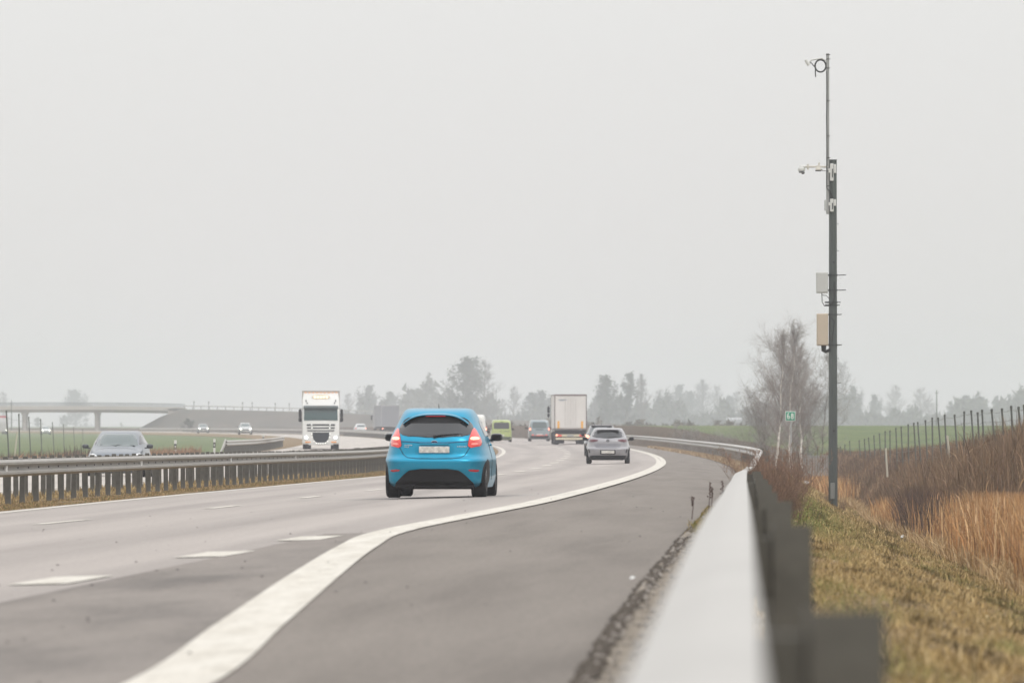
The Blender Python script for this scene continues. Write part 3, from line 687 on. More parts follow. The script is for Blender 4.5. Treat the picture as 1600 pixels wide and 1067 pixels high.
q = MB(); q.box((0, h.back(0, 1.86)-.02, 1.86), (.22, .04, .04), bev=.01); q.build('high_brake_lamp', black, v)
q = MB()
for k in range(6): q.box((.25+k*.09, h.back(.3, 1.0)-.008, 1.0), (.06, .012, .07))
q.box((-.1, h.back(0, 1.0)-.008, 1.0), (.14, .012, .06)); q.build('rear_lettering', mat('dark_lettering', (.07, .09, .05), .5), v)
seam(h, [(0, .55), (0, 1.15)], name='door_seam', parent=v)
place(v, 706, 5.55)
steel_blue = mat('grey_blue_paint', (.22, .27, .29), .3, .3, coat=.8)
v, h = van('people_carrier', 'grey blue people carrier with lit brake lamps between the lime minibus and the trailer', 'van', steel_blue, 4.9, 1.93, 1.95, [(-.68, 1.2), (-.62, 1.76), (.62, 1.76), (.68, 1.2)], [(.95, 1.28), (.84, 1.32), (.78, 1.05), (.80, .95), (.95, .95)], black, lit=True, glass=glass_w)
q = MB(); q.box((0, h.back(0, 1.08)-.01, 1.07), (.75, .03, .06), bev=.01); q.build('handle_bar', black, v)
q = MB()
for sg in (-1, 1): q.box((sg*.62, h.back(.6, .6)-.02, .58), (.22, .03, .1), bev=.01)
q.box((0, h.back(0, .5)-.03, .53), (.8, .02, .05)); q.build('bumper_reflector', mat('red_reflector_glow', (.6, .1, .06), .3, emit=(1, .1, .05), es=.3), v)  # reflectors, not lamps: faint emission stands in for the light they return
place(v, 706, 2.05)
whitev = mat('white_vehicle_paint', (.66, .66, .63), .35, coat=.6, var=.03, scale=3)
v, h = van('delivery_van', 'white van mostly hidden ahead of the blue hatchback, red lamp on its corner', 'van', whitev, 5.4, 2.0, 2.45, [(-.7, 1.35), (-.66, 1.95), (.66, 1.95), (.7, 1.35)], [(.99, 1.6), (.92, 1.6), (.90, 1.2), (.99, 1.2)], black, lit=True)
place(v, 560, 8.0)
v.location = (-2.85, 560, float(zg(8, 560))+.02)

# --- trucks ------------------------------------------------------------------
def twheel(root, x, y, r=.5, wd=.3, side=1, m=tyre_m):
    o = wheel(root, x, y, r, wd, side); return o
def trailer(root, L, W, z0, z1, y0, skin, frame, side_m=None):
    """box trailer from y0 forward"""
    b = MB(); b.box((0, y0+L/2, (z0+z1)/2), (W-.04, L-.04, z1-z0-.04), bev=.03); o = b.build('trailer_box', side_m or skin, root)
    e = MB(); t = .07
    for sx in (-1, 1):
        e.box((sx*(W/2-t/2), y0+.03, (z0+z1)/2), (t, .08, z1-z0-.002))
        e.box((sx*(W/2-t/2+.003), y0+L/2+.05, z1-t/2), (t, L-.08, t)); e.box((sx*(W/2-t/2+.003), y0+L/2+.05, z0+t/2), (t, L-.08, t*1.4))
        e.box((sx*(W/2-t/2), y0+L-.03, (z0+z1)/2), (t, .08, z1-z0-.002))
    e.box((0, y0+.028, z1-.055), (W-2*t-.004, .08, .11)); e.box((0, y0+.028, z0+.03), (W-2*t-.004, .08, .06)); e.box((0, y0+L-.028, z1-.055), (W-2*t-.004, .08, .11))
    e.build('frame', frame, root); return o
tr = empty('articulated_truck', (0, 0, 0), 0, 'white box trailer lorry seen from behind, two orange strips on its rear doors', 'truck')
wh_t = mat('white_trailer_door', (.66, .635, .61), .45, var=.04, scale=1.5); brown = mat('trailer_frame_brown', (.16, .12, .12), .5)
trailer(tr, 13.5, 2.55, 1.18, 3.93, 0, wh_t, brown)
q = MB()
for x in (-.62, .62): q.box((x, -.012, 2.52), (1.16, .02, 2.44), bev=.008)
ds = q.build('rear_door', wh_t, tr)
q = MB()
for x in (-.95, .9):
    for k in range(3): q.box((x, -.032, 1.36+k*.19), (.17, .02, .17), bev=.004)
q.build('orange_strip', mat('orange_reflector', (.85, .42, .05), .4), tr)
q = MB()
for x in (-.42, -.2, .2, .42): q.cyl((x, -.04, 1.22), (x, -.04, 3.82), .014, 6)
q.build('door_rods', mat('door_rod_pale', (.6, .58, .56), .4, .3), ds)
q = MB(); q.box((-.62, -.026, 3.5), (.62, .012, .09), bev=.003); q.box((-.7, -.026, 3.42), (.3, .012, .04)); q.build('door_marking', mat('faint_grey_marking', (.32, .34, .37), .5), ds)
q = MB(); q.box((0, .1, .98), (2.5, .2, .32), bev=.02); q.build('rear_crossmember', mat('chassis_dark', (.012, .012, .014), .8, spec=.2), tr)
q = MB(); q.box((0, .0, .70), (2.4, .1, .2), bev=.02); lb = q.build('lamp_board', mat('lamp_board_cream', (.55, .5, .36), .5), tr)
for sg in (-1, 1):
    q = MB(); q.box((sg*.9, -.07, .70), (.42, .05, .14), bev=.01); ol = q.build('tail_lamp', lampred, lb)
    q = MB(); q.cyl((sg*1.08, -.11, .74), (sg*1.08, -.08, .74), .07, 14); q.build('side_lamp', brake_on, tr)
q = MB(); q.box((0, -.06, .70), (.52, .02, .12), bev=.004); q.build('licence_plate', mat('grey_plate', (.3, .31, .32), .5), tr)
q = MB(); q.box((0, -.02, .45), (2.35, .1, .16), bev=.02); q.build('underrun_bar', mat('underrun_cream', (.62, .56, .42), .5), tr)
for x in (-.85, .85):
    q = MB(); q.box((x, .62, .45), (.72, .03, .75)); q.build('mud_flap', black, tr)
for y in (1.3, 2.6, 3.9):
    for sg in (-1, 1): twheel(tr, sg*1.24, y, .5, .36, sg)
q = MB(); q.box((0, 6.8, .98), (.9, 13, .25)); q.box((0, 7.5, .75), (2.2, 1.6, .5), bev=.04); q.build('chassis', mat('chassis_dark', (.012, .012, .014), .8, spec=.2), tr)
cabw = mat('truck_cab_white', (.68, .68, .66), .35, coat=.5)
def rcab(root, y0, L, W, z0, z1, m, ang=0):
    q = MB(); prof = [(0, z0), (L, z0), (L, z0+1.5), (L-.25, z1-.5), (L-.7, z1), (0, z1)]
    rings = []
    for x, k in ((-W/2, .96), (-W/2+.06, 1), (W/2-.06, 1), (W/2, .96)):
        cy_, cz_ = L/2, (z0+z1)/2
        rings.append([(x, y0+cy_+(a-cy_)*k, cz_+(b-cz_)*k) for a, b in prof])
    q.loft(rings); return q.build('cab', m, root, smooth=30)
rcab(tr, 13.9, 2.2, 2.45, .9, 3.85, cabw)
for sg in (-1, 1):
    q = MB(); q.box((sg*1.42, 15.7, 2.75), (.2, .12, .5), bev=.04); q.box((sg*1.42, 15.7, 2.3), (.2, .12, .28), bev=.04); q.tube([(sg*1.2, 15.8, 3.1), (sg*1.42, 15.75, 3.05), (sg*1.42, 15.75, 2.1), (sg*1.2, 15.8, 2.1)], .02, 6); q.build('side_mirror', black, tr)
for sg in (-1, 1): twheel(tr, sg*1.2, 15.2, .5, .3, sg); twheel(tr, sg*1.2, 12.3, .5, .5, sg)
place(tr, 603, 2.25)

# oncoming white truck; local +y is its front
tk = empty('articulated_truck', (0, 0, 0), 0, 'white oncoming lorry with tall cab, lit roof lamps and dark grille', 'truck')
q = MB(); W = 2.5
prof = [(0, .35), (2.2, .35), (2.3, .45), (2.32, 1.15), (2.27, 1.9), (2.05, 2.86), (1.98, 2.95), (1.75, 3.45), (1.45, 3.8), (0, 3.84)]
rings = []
for x, k, sh in ((-1.25, .0, -.14), (-1.23, 0, -.05), (-1.12, 0, -.01), (-.6, 0, .02), (0, 0, .03), (.6, 0, .02), (1.12, 0, -.01), (1.23, 0, -.05), (1.25, 0, -.14)):
    rings.append([(x*(1 if b < 3 else (.985 if b < 3.5 else .93)), a+(sh if a > .5 else 0), b) for a, b in prof])
q.loft(rings); q.build('cab', cabw, tk, smooth=35)
def fr(z): # cab front face y at height z
    return float(np.interp(z, [.45, 1.15, 1.9, 2.86, 2.95, 3.45, 3.8], [2.3, 2.32, 2.27, 2.05, 1.98, 1.75, 1.45]))
def fpanel(poly, off, name, m, parent, th=.03):
    mb = MB(); pl = poly
    n = len(pl); o = [(x, fr(z)+off, z) for x, z in pl]; i_ = [(x, fr(z)+off-th, z) for x, z in pl]
    mb.add(o+i_, [tuple(range(n)), tuple(range(n, 2*n))[::-1]]+[(k, (k+1) % n, (k+1) % n+n, k+n) for k in range(n)]); return mb.build(name, m, parent)
fpanel([(-1.14, 1.95), (1.14, 1.95), (1.12, 2.84), (-1.12, 2.84)], .045, 'windscreen', mat('teal_windscreen', (.02, .06, .06), .07, coat=.3), tk, .05)
q = MB(); q.box((0, 2.24, 2.83), (2.36, .3, .15), rot=Matrix.Rotation(-.5, 4, 'X'), bev=.03); q.build('sun_visor', mat('visor_dark_green', (.03, .05, .05), .3), tk)
q = MB()
for x in (-.6, .1): q.tube([(x+.05, fr(2.0)+.07, 1.99), (x+.55, fr(2.05)+.06, 2.06)], .012, 5)
q.build('wiper', black, tk)
dg = mat('grille_dark', (.012, .018, .024), .5, 0, spec=.2)
for z0, z1, wd in ((1.60, 1.70, .95), (1.40, 1.48, .93), (1.22, 1.29, .90)):
    fpanel([(-wd, z0), (wd, z0), (wd, z1), (-wd, z1)], .05, 'grille_slot', dg, tk)
fpanel([(-.57, 1.14), (.57, 1.14), (.56, .85), (.47, .62), (.28, .46), (-.28, .46), (-.47, .62), (-.56, .85)], .055, 'lower_grille', dg, tk, .05)
for x, z_ in ((-.62, 1.66), (.62, 1.66), (-.6, 1.44), (.6, 1.44), (-.6, 1.05), (.6, 1.05), (-.58, .82), (.58, .82), (-.46, .55), (.46, .55), (-.3, .42), (.3, .42), (0, .40), (-.15, .40), (.15, .40)):
    q = MB(); q.box((x, fr(z_)+.075, z_), (.075, .03, .075), bev=.015)
    q.build('marker_light', mat('marker_white_lit', (.9, .9, .88), .3, emit=(1, 1, .95), es=.5), tk)
for sg in (-1, 1):
    fpanel([(sg*.72, .66), (sg*1.2, .66), (sg*1.2, .98), (sg*.85, 1.0)][::(1 if sg > 0 else -1)], .03, 'headlight_housing', lampglass, tk)
    q = MB(); q.cyl((sg*.99, fr(.8)+.02, .8), (sg*.99, fr(.8)+.07, .8), .1, 16); q.build('headlight', head_on, tk)
    fpanel([(sg*.7, .45), (sg*1.05, .45), (sg*1.05, .53), (sg*.7, .53)][::(1 if sg > 0 else -1)], .03, 'fog_light', orange_l, tk)
    q = MB(); q.box((sg*1.40, 2.1, 2.42), (.2, .14, .55), bev=.04); q.box((sg*1.40, 2.1, 2.0), (.22, .14, .28), bev=.04); q.tube([(sg*1.2, 2.0, 2.75), (sg*1.4, 2.1, 2.72), (sg*1.4, 2.1, 1.85), (sg*1.2, 2.05, 1.88)], .022, 6); q.build('side_mirror', black, tk)
    q = MB(); q.box((sg*1.0, fr(3.25)+.03, 3.28), (.07, .06, .16), bev=.02); q.cyl((sg*.93, fr(3.2)+.0, 3.12), (sg*.93, fr(3.2)+.09, 3.12), .05, 10); q.build('marker_horn', mat('horn_grey', (.15, .15, .16), .3, .8), tk)
q = MB(); n = 20
q.loft([[(.62*math.cos(t)*s_, fr(3.5)+y_, 3.52+.19*math.copysign(abs(math.sin(t))**.7, math.sin(t))*s_) for t in [2*math.pi*k/n for k in range(n)]] for y_, s_ in ((-.1, 1), (.08, 1), (.1, .9))]); rb = q.build('light_box', mat('light_box_cream', (.75, .68, .58), .4), tk, smooth=40)
for k in range(5):
    x = -.4+.2*k; q = MB(); q.cyl((x, fr(3.5)+.08, 3.52), (x, fr(3.5)+.13, 3.52), .075, 14); q.build('roof_lamp', mat('roof_lamp_warm', (1, .8, .6), .3, emit=(1, .72, .5), es=1.3), rb)
q = MB()
for k in range(9): q.box((-1.05+.26*k, 1.55, 3.83), (.16, .04, .06), bev=.01)
q.build('roof_marker', orange_l, tk)
q = MB(); q.box((0, 2.2, .36), (1.7, .2, .14), bev=.02); q.box((0, 2.26, .40), (1.1, .12, .1)); q.build('bumper_step', mat('bumper_pale', (.6, .6, .58), .5), tk)
trailer(tk, 13.5, 2.55, 1.15, 3.97, -14.4, wh_t, mat('trailer_frame_grey', (.4, .36, .33), .5), mat('curtain_faded_red', (.50, .40, .37), .6))
q = MB(); q.box((0, -6, .98), (.9, 14, .3)); q.box((0, -7, .7), (2.2, 2, .5)); q.build('chassis', mat('chassis_dark', (.012, .012, .014), .8, spec=.2), tk)
for sg in (-1, 1):
    for y, r_w in ((1.1, .32), (-2.3, .55), (-9.2, .36), (-10.5, .36), (-11.8, .36)): twheel(tk, sg*1.22, y, .5, r_w, sg)
tk.location = P(20.6, 521, .01); tk.rotation_euler = (0, 0, -head(521)+math.pi+.02)

# box truck far ahead
bt = empty('box_truck', (0, 0, 0), 0, 'hazy grey box lorry far ahead, just above the blue hatchback', 'truck')
greyb = mat('grey_box_body', (.56, .54, .51), .5, var=.05, scale=1)
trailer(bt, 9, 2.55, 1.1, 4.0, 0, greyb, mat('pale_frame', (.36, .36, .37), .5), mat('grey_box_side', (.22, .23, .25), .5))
rcab(bt, 9.3, 2.0, 2.4, .8, 3.4, mat('grey_cab', (.3, .31, .33), .4))
q = MB(); q.box((0, 4.5, .85), (1.1, 9, .35)); q.box((0, -.02, .62), (2.3, .08, .15)); q.build('chassis', black, bt)
for sg in (-1, 1):
    twheel(bt, sg*1.22, 2.2, .48, .5, sg); twheel(bt, sg*1.22, 9.9, .48, .3, sg)
    q = MB(); q.cyl((sg*1.05, -.08, .8), (sg*1.05, -.04, .8), .1, 10); q.build('tail_lamp', brake_on if sg < 0 else lampred, bt)
    q = MB(); q.box((sg*1.45, 11.0, 2.3), (.22, .12, .6), bev=.03); q.box((sg*1.3, 11.0, 2.5), (.3, .03, .03)); q.build('side_mirror', black, bt)
place(bt, 1060, 2.85, extra=-.045)

# --- generic oncoming / far cars ---------------------------------------------
def oncoming(label, paint, W=1.8, H=1.48, lit=True, L=4.3, name='car'):
    car, h = hatch(name, label, 'car', paint, L, W, H)
    k = H/1.48; wp = [(-.60, 1.0*k), (-.585, 1.1*k), (-.53, 1.27*k), (-.46, 1.385*k), (.46, 1.385*k), (.53, 1.27*k), (.585, 1.1*k), (.60, 1.0*k)]
    wp = [(a*W/1.74, b) for a, b in wp]
    patch(h, 'front', wp, .012, .03, rows=14, cols=16, rnd=1).build('windscreen', glass_w, car, smooth=40)
    patch(h, 'front', [(-.4, .68), (-.42, .55), (.42, .55), (.4, .68)], .01, .02, rows=6, rnd=1).build('grille', black, car)
    patch(h, 'front', [(-.6, .4), (.6, .4), (.55, .24), (-.55, .24)], .01, .02, rows=6, rnd=1).build('air_intake', black, car)
    plate(car, h, 'front', 0, .45)
    for sg in (-1, 1):
        patch(h, 'front', [(sg*a, b*k) for a, b in [(.52, .66), (.78, .70), (.80, .78), (.70, .80), (.52, .72)]], .012, .02, rows=7, rnd=1).build('headlight', head_on if lit else lampglass, car)
        if lit:
            q = MB(); yy = h.front(.64, .70*k)+.02; q.cyl((sg*.64, yy-.02, .70*k), (sg*.64, yy+.04, .70*k), .10, 14); q.build('headlight_bulb', head_on, car)
    for wh in ('left', 'right'): patch(h, wh, [(1.0, 1.06*k), (1.25, 1.3*k), (2.2, 1.35*k), (2.9, 1.04*k)], .006, .02, rows=8, rnd=1).build('side_window', glass_d, car)
    arches(car, h, .32, L*.62, .75); wheels4(car, W, L, .32, .2, L*.62, .75)
    mirror(car, W/2-.05, L-1.45, 1.0*k, mat('mirror_dark', (.05, .055, .06), .4), inner=paint)
    return car, h
sil2 = mat('silver_blue_paint', (.155, .175, .20), .3, .4, coat=.4)
c, h = oncoming('silver blue saloon car showing above the median guardrail at the left, coming nearer', sil2, 1.82, 1.45, False)
seam(h, [(-.62, .87), (-.3, .93), (.3, .93), (.62, .87)], name='bonnet_crease', parent=c, where='front')
q = MB(); q.tube([(-.55, h.front(.5, 1.0)+.02, 1.0), (.0, h.front(0, 1.03)+.03, 1.025)], .012, 5); q.tube([(.0, h.front(.0, 1.0)+.03, 1.0), (.5, h.front(.5, 1.03)+.02, 1.03)], .012, 5); q.build('wiper', black, c)
_Y = 236; _u = float(f_ref(_Y))-(195-800)*_Y/FPX; c.location = P(_u, _Y, -.06); c.rotation_euler = (0, 0, -head(_Y)+math.pi)
white2 = mat('white_car_paint', (.62, .63, .63), .3, coat=.8)
def putx(o, x, Y, u_g, on=True):
    X = (x-800)*Y/FPX; u = float(f_ref(Y))-X
    o.location = (X, Y, float(zg(u, Y))+.01); o.rotation_euler = (0, 0, -head(Y)+(math.pi if on else 0))
c, h = oncoming('small white oncoming car with headlamps on, right of the two before the hazy embankment', mat('dull_white_paint', (.42, .43, .43), .4, coat=.3), 1.85, 1.6); putx(c, 382, 1050, 0)
c, h = oncoming('pale grey oncoming car with headlamps on, between the bush and the black and white posts', mat('pale_grey_paint', (.27, .28, .28), .4, coat=.3), 1.8, 1.5); putx(c, 316, 1240, 0)
c, h = oncoming('white oncoming car with headlamps on, beneath the bridge near the thin field posts', white2, 1.85, 1.6); putx(c, 70, 1450, 0)
c, h = hatch('car', 'faint white car going away, left of the hazy grey box lorry', 'car', white2, 4.3, 1.8, 1.5)
patch(h, 'back', [(-.58, 1.05), (-.5, 1.36), (.5, 1.36), (.58, 1.05)], .01, .02, rows=8, rnd=1).build('rear_window', glass_w, c)
for sg in (-1, 1): patch(h, 'back', [(sg*a, b) for a, b in [(.78, .95), (.62, .95), (.6, .8), (.78, .78)]], .014, .02, rows=6, rnd=1).build('tail_lamp', brake_on if sg > 0 else lampred, c)
wheels4(c, 1.8, 4.3, .32, .2, 2.6, .75); putx(c, 564, 1060, 0, False)
rt = empty('red_truck', (0, 0, 0), 0, 'hazy lorry with a red upper body at the far left edge below the bridge', 'truck')
redm = mat('red_truck_body', (.5, .05, .09), .5); trailer(rt, 11, 2.5, 2.2, 3.6, -12, redm, redm); q = MB(); q.box((0, -6, 1.5), (2.4, 12, 1.3), bev=.05); q.build('lower_body', mat('grey_lower_body', (.25, .24, .25), .5), rt)
rcab(rt, 0, 2.2, 2.45, .5, 3.2, mat('grey_truck_cab', (.4, .38, .38), .5))
for sg in (-1, 1):
    q = MB(); q.cyl((sg*.9, 2.2, .8), (sg*.9, 2.26, .8), .14, 14); q.build('headlight', head_on, rt)
    for y in (1.1, -3, -10): twheel(rt, sg*1.2, y, .5, .34, sg)
putx(rt, 2, 1500, 0)

# ------------------------------------------------------------------ camera pole on the embankment
def at(x, y, Y): return Vector(((x-800)*Y/FPX, Y, CAMZ+(664-y)*Y/FPX))   # measured position in metres
PY = 240.0
base = at(1301.5, 797, PY); gz = float(zg(float(f_ref(PY))-base.x, PY)); base.z = gz
pole = empty('camera_pole', base, 0, 'tall dark grey steel pole with traffic cameras and two cabinets, standing on the grassy slope', 'pole')
def L_(x, y, dy=0.): v = at(x, y, PY)-base; return Vector((v.x, dy, v.z))
steel = mat('pole_steel_dark', (.078, .090, .086), .55, .3, var=.15, scale=2, vscale=(3, 3, .6))
mast_m = mat('mast_galvanised', (.33, .33, .325), .45, .4, var=.12, scale=3)
lite = mat('white_bracket', (.62, .62, .60), .4); boxw = mat('cabinet_grey', (.50, .50, .48), .45, var=.04, scale=2); boxb = mat('cabinet_beige', (.50, .42, .33), .5, var=.05, scale=2)
cable = mat('black_cable', (.02, .02, .02), .6)
top = L_(1301.5, 251); H = top.z
q = MB(); q.tube([(0, 0, -.5), (0, 0, H*.5), (0, 0, H)], [.145, .13, .12], 8); q.build('pole_shaft', steel, pole)
q = MB(); q.box((0, 0, H+.01), (.25, .25, .04), bev=.008); q.build('pole_cap', steel, pole)
q = MB(); q.box((-.02, -.15, .45), (.14, .03, .5), bev=.01); q.build('access_door', mat('pole_door', (.2, .21, .2), .5, .3), pole)
mx0 = L_(1293.2, 335, -.12); mx1 = L_(1293.2, 84, -.12)
q = MB(); q.cyl(mx0, mx1, .05, 12); mst = q.build('mast', mast_m, pole, smooth=40)
q = MB()
for y in (86, 93, 107, 158, 213, 247, 268, 291): p = L_(1293.5, y, -.12); q.cyl(p-Vector((0, 0, .012)), p+Vector((0, 0, .012)), .058, 12); q.tube([p, p+Vector((.08, -.02, .008))], .008, 5)
q.build('cable_band', cable, mst)
q = MB(); pts = [L_(1291.4+.3*math.sin(k*.9), y, -.18) for k, y in enumerate(range(112, 295, 14))]+[L_(1297, 300, -.18), L_(1302, 312, -.15)]
q.tube(pts, .014, 5); q.build('cable', cable, pole)
for y0, y1 in ((256, 283), (311, 331)):
    q = MB(); a = L_(1301, (y0+y1)/2, -.16); hh = (y1-y0)*PY/FPX
    q.box(a+Vector((-.03, 0, 0)), (.11, .06, hh), bev=.01); q.box(a+Vector((.07, .0, hh*.2)), (.07, .05, hh*.5), bev=.01); q.box(a+Vector((-.11, .0, hh*.1)), (.05, .06, hh*.25)); o = q.build('bracket', lite, pole)
    q = MB(); q.box(a+Vector((-.01, -.035, -.03)), (.03, .01, hh*.5)); q.build('bracket_slot', cable, o)
q = MB(); a = L_(1290, 321, -.12); q.box(a, (.09, .08, .34), bev=.02); q.build('small_box', mat('small_box_grey', (.45, .46, .45), .5), pole)
# lower arm with dome camera and a floodlight-shaped camera
q = MB(); q.cyl(L_(1256, 261, -.14), L_(1294, 261, -.14), .03, 10); q.cyl(L_(1262.2, 257, -.14), L_(1262.2, 265.5, -.14), .03, 8); arm = q.build('camera_arm', mat('arm_cream', (.55, .52, .46), .5), pole)
q = MB(); c0 = L_(1252.3, 265, -.14)
rr = []; n = 18
for t in np.linspace(-1, 1, 12): rr.append([(c0.x+.115*math.sqrt(max(1e-4, 1-t*t))*math.cos(2*math.pi*k/n), c0.y+.115*math.sqrt(max(1e-4, 1-t*t))*math.sin(2*math.pi*k/n), c0.z+.12*t) for k in range(n)])
q.loft(rr); q.box(c0+Vector((.03, 0, .08)), (.2, .16, .09), bev=.03); dc = q.build('dome_camera', mat('camera_white', (.6, .6, .58), .35), pole, smooth=40)
q = MB(); q.cyl(c0+Vector((.03, -.07, -.07)), c0+Vector((.05, -.10, -.13)), .05, 12); q.box(c0+Vector((-.05, -.09, -.09)), (.07, .05, .05), bev=.01); q.build('dome_lens', mat('lens_dark', (.1, .1, .1), .2), dc)
q = MB(); c0 = L_(1278.5, 262, -.14); q.loft([[(c0.x+a*sx, c0.y+b*sx, c0.z+z_) for a, b in ((-.1, -.09), (.1, -.09), (.1, .09), (-.1, .09))] for z_, sx in ((-.09, .85), (-.06, .9), (.02, .5), (.06, .45))]); q.cyl(c0+Vector((0, 0, .03)), c0+Vector((.03, 0, .15)), .025, 8); fl = q.build('radar_camera', mat('arm_cream', (.55, .52, .46), .5), pole)
q = MB(); q.box(c0+Vector((0, 0, -.105)), (.19, .17, .03), bev=.006); q.build('radar_face', cable, fl)
q = MB(); q.tube([L_(1281, 263, -.14), L_(1285, 267, -.15), L_(1290, 267.5, -.15)], .012, 5); q.build('cable', cable, pole)
# top camera, its ring of coiled cable
q = MB(); a, b = L_(1259, 94, -.12), L_(1264.3, 102.5, -.12); q.tube([a, b], [.055, .06], 10); q.tube([b+Vector((-.0, 0, .09)), L_(1268, 94, -.12), L_(1284, 91.5, -.12), L_(1292, 96, -.12)], .026, 8); tcam = q.build('top_camera', mat('camera_white', (.6, .6, .58), .35), pole, smooth=40)
q = MB(); q.tube([L_(1264, 102, -.13), L_(1267, 98, -.14), L_(1270, 102, -.14), L_(1273.6, 105.5, -.14)], .016, 6); q.tube([L_(1273.9, 106, -.14), L_(1274, 116, -.14), L_(1274.3, 121, -.14)], .018, 6)
cc = L_(1282, 103.5, -.14)
for k_, r_k in ((0, .0), (1, .012), (2, -.012)): q.tube([(cc.x+(.17+r_k)*math.cos(t), cc.y+.012*k_, cc.z+(.19+r_k)*math.sin(t)) for t in np.linspace(0, 2*math.pi, 33)], .013, 6, cap=False)
q.build('cable_coil', cable, pole)
# cabinets
for (x0, x1, y0, y1, m_, nm) in ((1275.2, 1293.5, 425.3, 458, boxw, 'cabinet'), (1276, 1294, 490, 540, boxb, 'cabinet')):
    a, b = L_(x0, y0), L_(x1, y1); q = MB(); c0 = (a+b)/2; q.box((c0.x, -.02, c0.z), (b.x-a.x, .26, a.z-b.z), bev=.02); o = q.build(nm, m_, pole)
    q = MB(); q.box((c0.x+.01, -.155, c0.z), (b.x-a.x-.05, .012, a.z-b.z-.06), bev=.006); q.cyl((a.x+.06, -.165, c0.z), (a.x+.06, -.15, c0.z), .014, 8); q.build('cabinet_door', m_, o)
for y, ln in ((430, 22), (453.5, 22), (472.5, 9), (477, 7), (491.5, 12), (539, 12)):
    p = L_(1301.5, y); q = MB(); q.cyl(p+Vector((0, 0, -.022)), p+Vector((0, 0, .022)), .15, 10)
    q.box(p+Vector((-.19, -.02, 0)), (.12, .05, .05)); q.tube([p+Vector((.1, -.06, 0)), p+Vector((.12+ln*.02*.65, -.06, .005))], .014, 6); q.build('clamp_band', mat('band_dark', (.05, .055, .055), .5, .4), pole)
q = MB()
for y in (598, 700, 392, 350, 640, 560, 745): p = L_(1308, y); q.tube([p, p+Vector((.12 if y == 598 else .05, 0, 0))], .009, 5)
for y in (673, 410): p = L_(1302.5, y, -.14); q.cyl(p, p+Vector((0, -.02, 0)), .03, 8)
q.build('climbing_stud', cable, pole)
q = MB()
q.tube([L_(1284, 458, -.05), L_(1284.5, 472, -.08), L_(1288, 478, -.1), L_(1295, 478, -.13), L_(1300, 474, -.15), L_(1304, 466, -.15), L_(1304, 440, -.15)], .013, 5)
q.tube([L_(1285, 461, -.05), L_(1291, 462, -.1), L_(1296, 467, -.14)], .011, 5)
q.tube([L_(1298, 496, -.15), L_(1303.5, 502, -.155), L_(1302, 515, -.155), L_(1300, 534, -.15)], .013, 5)
for k in range(4): q.tube([L_(1284+k*2, 540, -.02-.03*k), L_(1284.5+k*1.5, 548, -.02-.03*k), L_(1290, 551-k, -.06), L_(1297, 548-k, -.12)], .022, 6)
q.build('cable', cable, pole)

# ------------------------------------------------------------------ km sign 68
SY = 345.; sb = at(1236, 0, SY); su = float(f_ref(SY))-sb.x
sg_ = empty('kilometre_sign', (sb.x, SY, float(zg(su, SY))), 0, 'small green kilometre sign reading 68 on a thin grey post', 'sign')
cz = at(0, 650, SY).z-sg_.location.z
q = MB(); q.cyl((0, .03, -.4), (0, .03, cz+.15), .035, 10); q.build('sign_post', mat('sign_post_grey', (.38, .38, .38), .5, .4), sg_)
gs = mat('sign_green', (.0, .27, .16), .45); wsg = mat('sign_white', (.72, .74, .70), .5)
q = MB(); q.box((-.03, 0, cz), (.45, .02, .43), bev=.01); bd_ = q.build('sign_rim', wsg, sg_)
q = MB(); q.box((-.03, -.014, cz), (.40, .012, .38), bev=.006); q.build('sign_board', gs, sg_)
def ringp(cx_, cz_, rx, rz, a0=0, a1=2*math.pi, n=20): return [(cx_+rx*math.cos(a0+(a1-a0)*k/n), 0, cz_+rz*math.sin(a0+(a1-a0)*k/n)) for k in range(n+1)]
for nm_, strokes in (('digit_six', [ringp(-.085, -.05, .042, .055), ringp(-.080, -.02, .050, .135, math.pi*1.05, math.pi*.38)]), ('digit_eight', [ringp(.085, -.052, .045, .056), ringp(.085, .056, .038, .048)])):
    q = MB()
    for st_ in strokes: q.tube(st_, .020, 6)
    o = q.build(nm_, wsg, sg_); o.location = (-.03, -.03, cz); o.scale = (1, .3, 1.05)

# ------------------------------------------------------------------ delineator posts
dw = mat('delineator_white', (.68, .68, .66), .5)
dl = None
for (x, ytop, Y, lab) in ((274, 687.5, 410, 'black and white delineator post left of the short guardrail, farther from it'), (335, 685.5, 436, 'black and white delineator post beside the sloping end of the short guardrail'), (411.5, 678.5, 600, 'delineator post behind the far end of the short guardrail, only its white head showing')):
    p = at(x, ytop, Y); u = float(f_ref(Y))-p.x; g = float(zg(u, Y)); hh = p.z-g
    if dl is None:
        dl = empty('delineator_post', (p.x, Y, p.z), 0, lab, 'marker post', 'delineator posts of the far verge')
        for nm, z0, z1, m_ in (('post', -1.3, -.5, dw), ('black_band', -.5, -.2, black), ('head', -.2, 0, dw)):
            q = MB(); rr = [[(a*.062, b*.05, z_) for a, b in ((-1, -.6), (-.6, -1), (.6, -1), (1, -.6), (1, 1), (-1, 1))] for z_ in (z0+.001, z1)]
            if nm == 'head': rr[1] = [(x_, y_, z_+(.0 if y_ < 0 else -.05)) for x_, y_, z_ in rr[1]]
            q.loft(rr); q.build(nm, m_, dl)
        q = MB(); q.box((0, -.056, -.35), (.05, .01, .12)); q.build('reflector', wsg, dl)
    else: dup(dl, (p.x, Y, p.z), 0, lab)

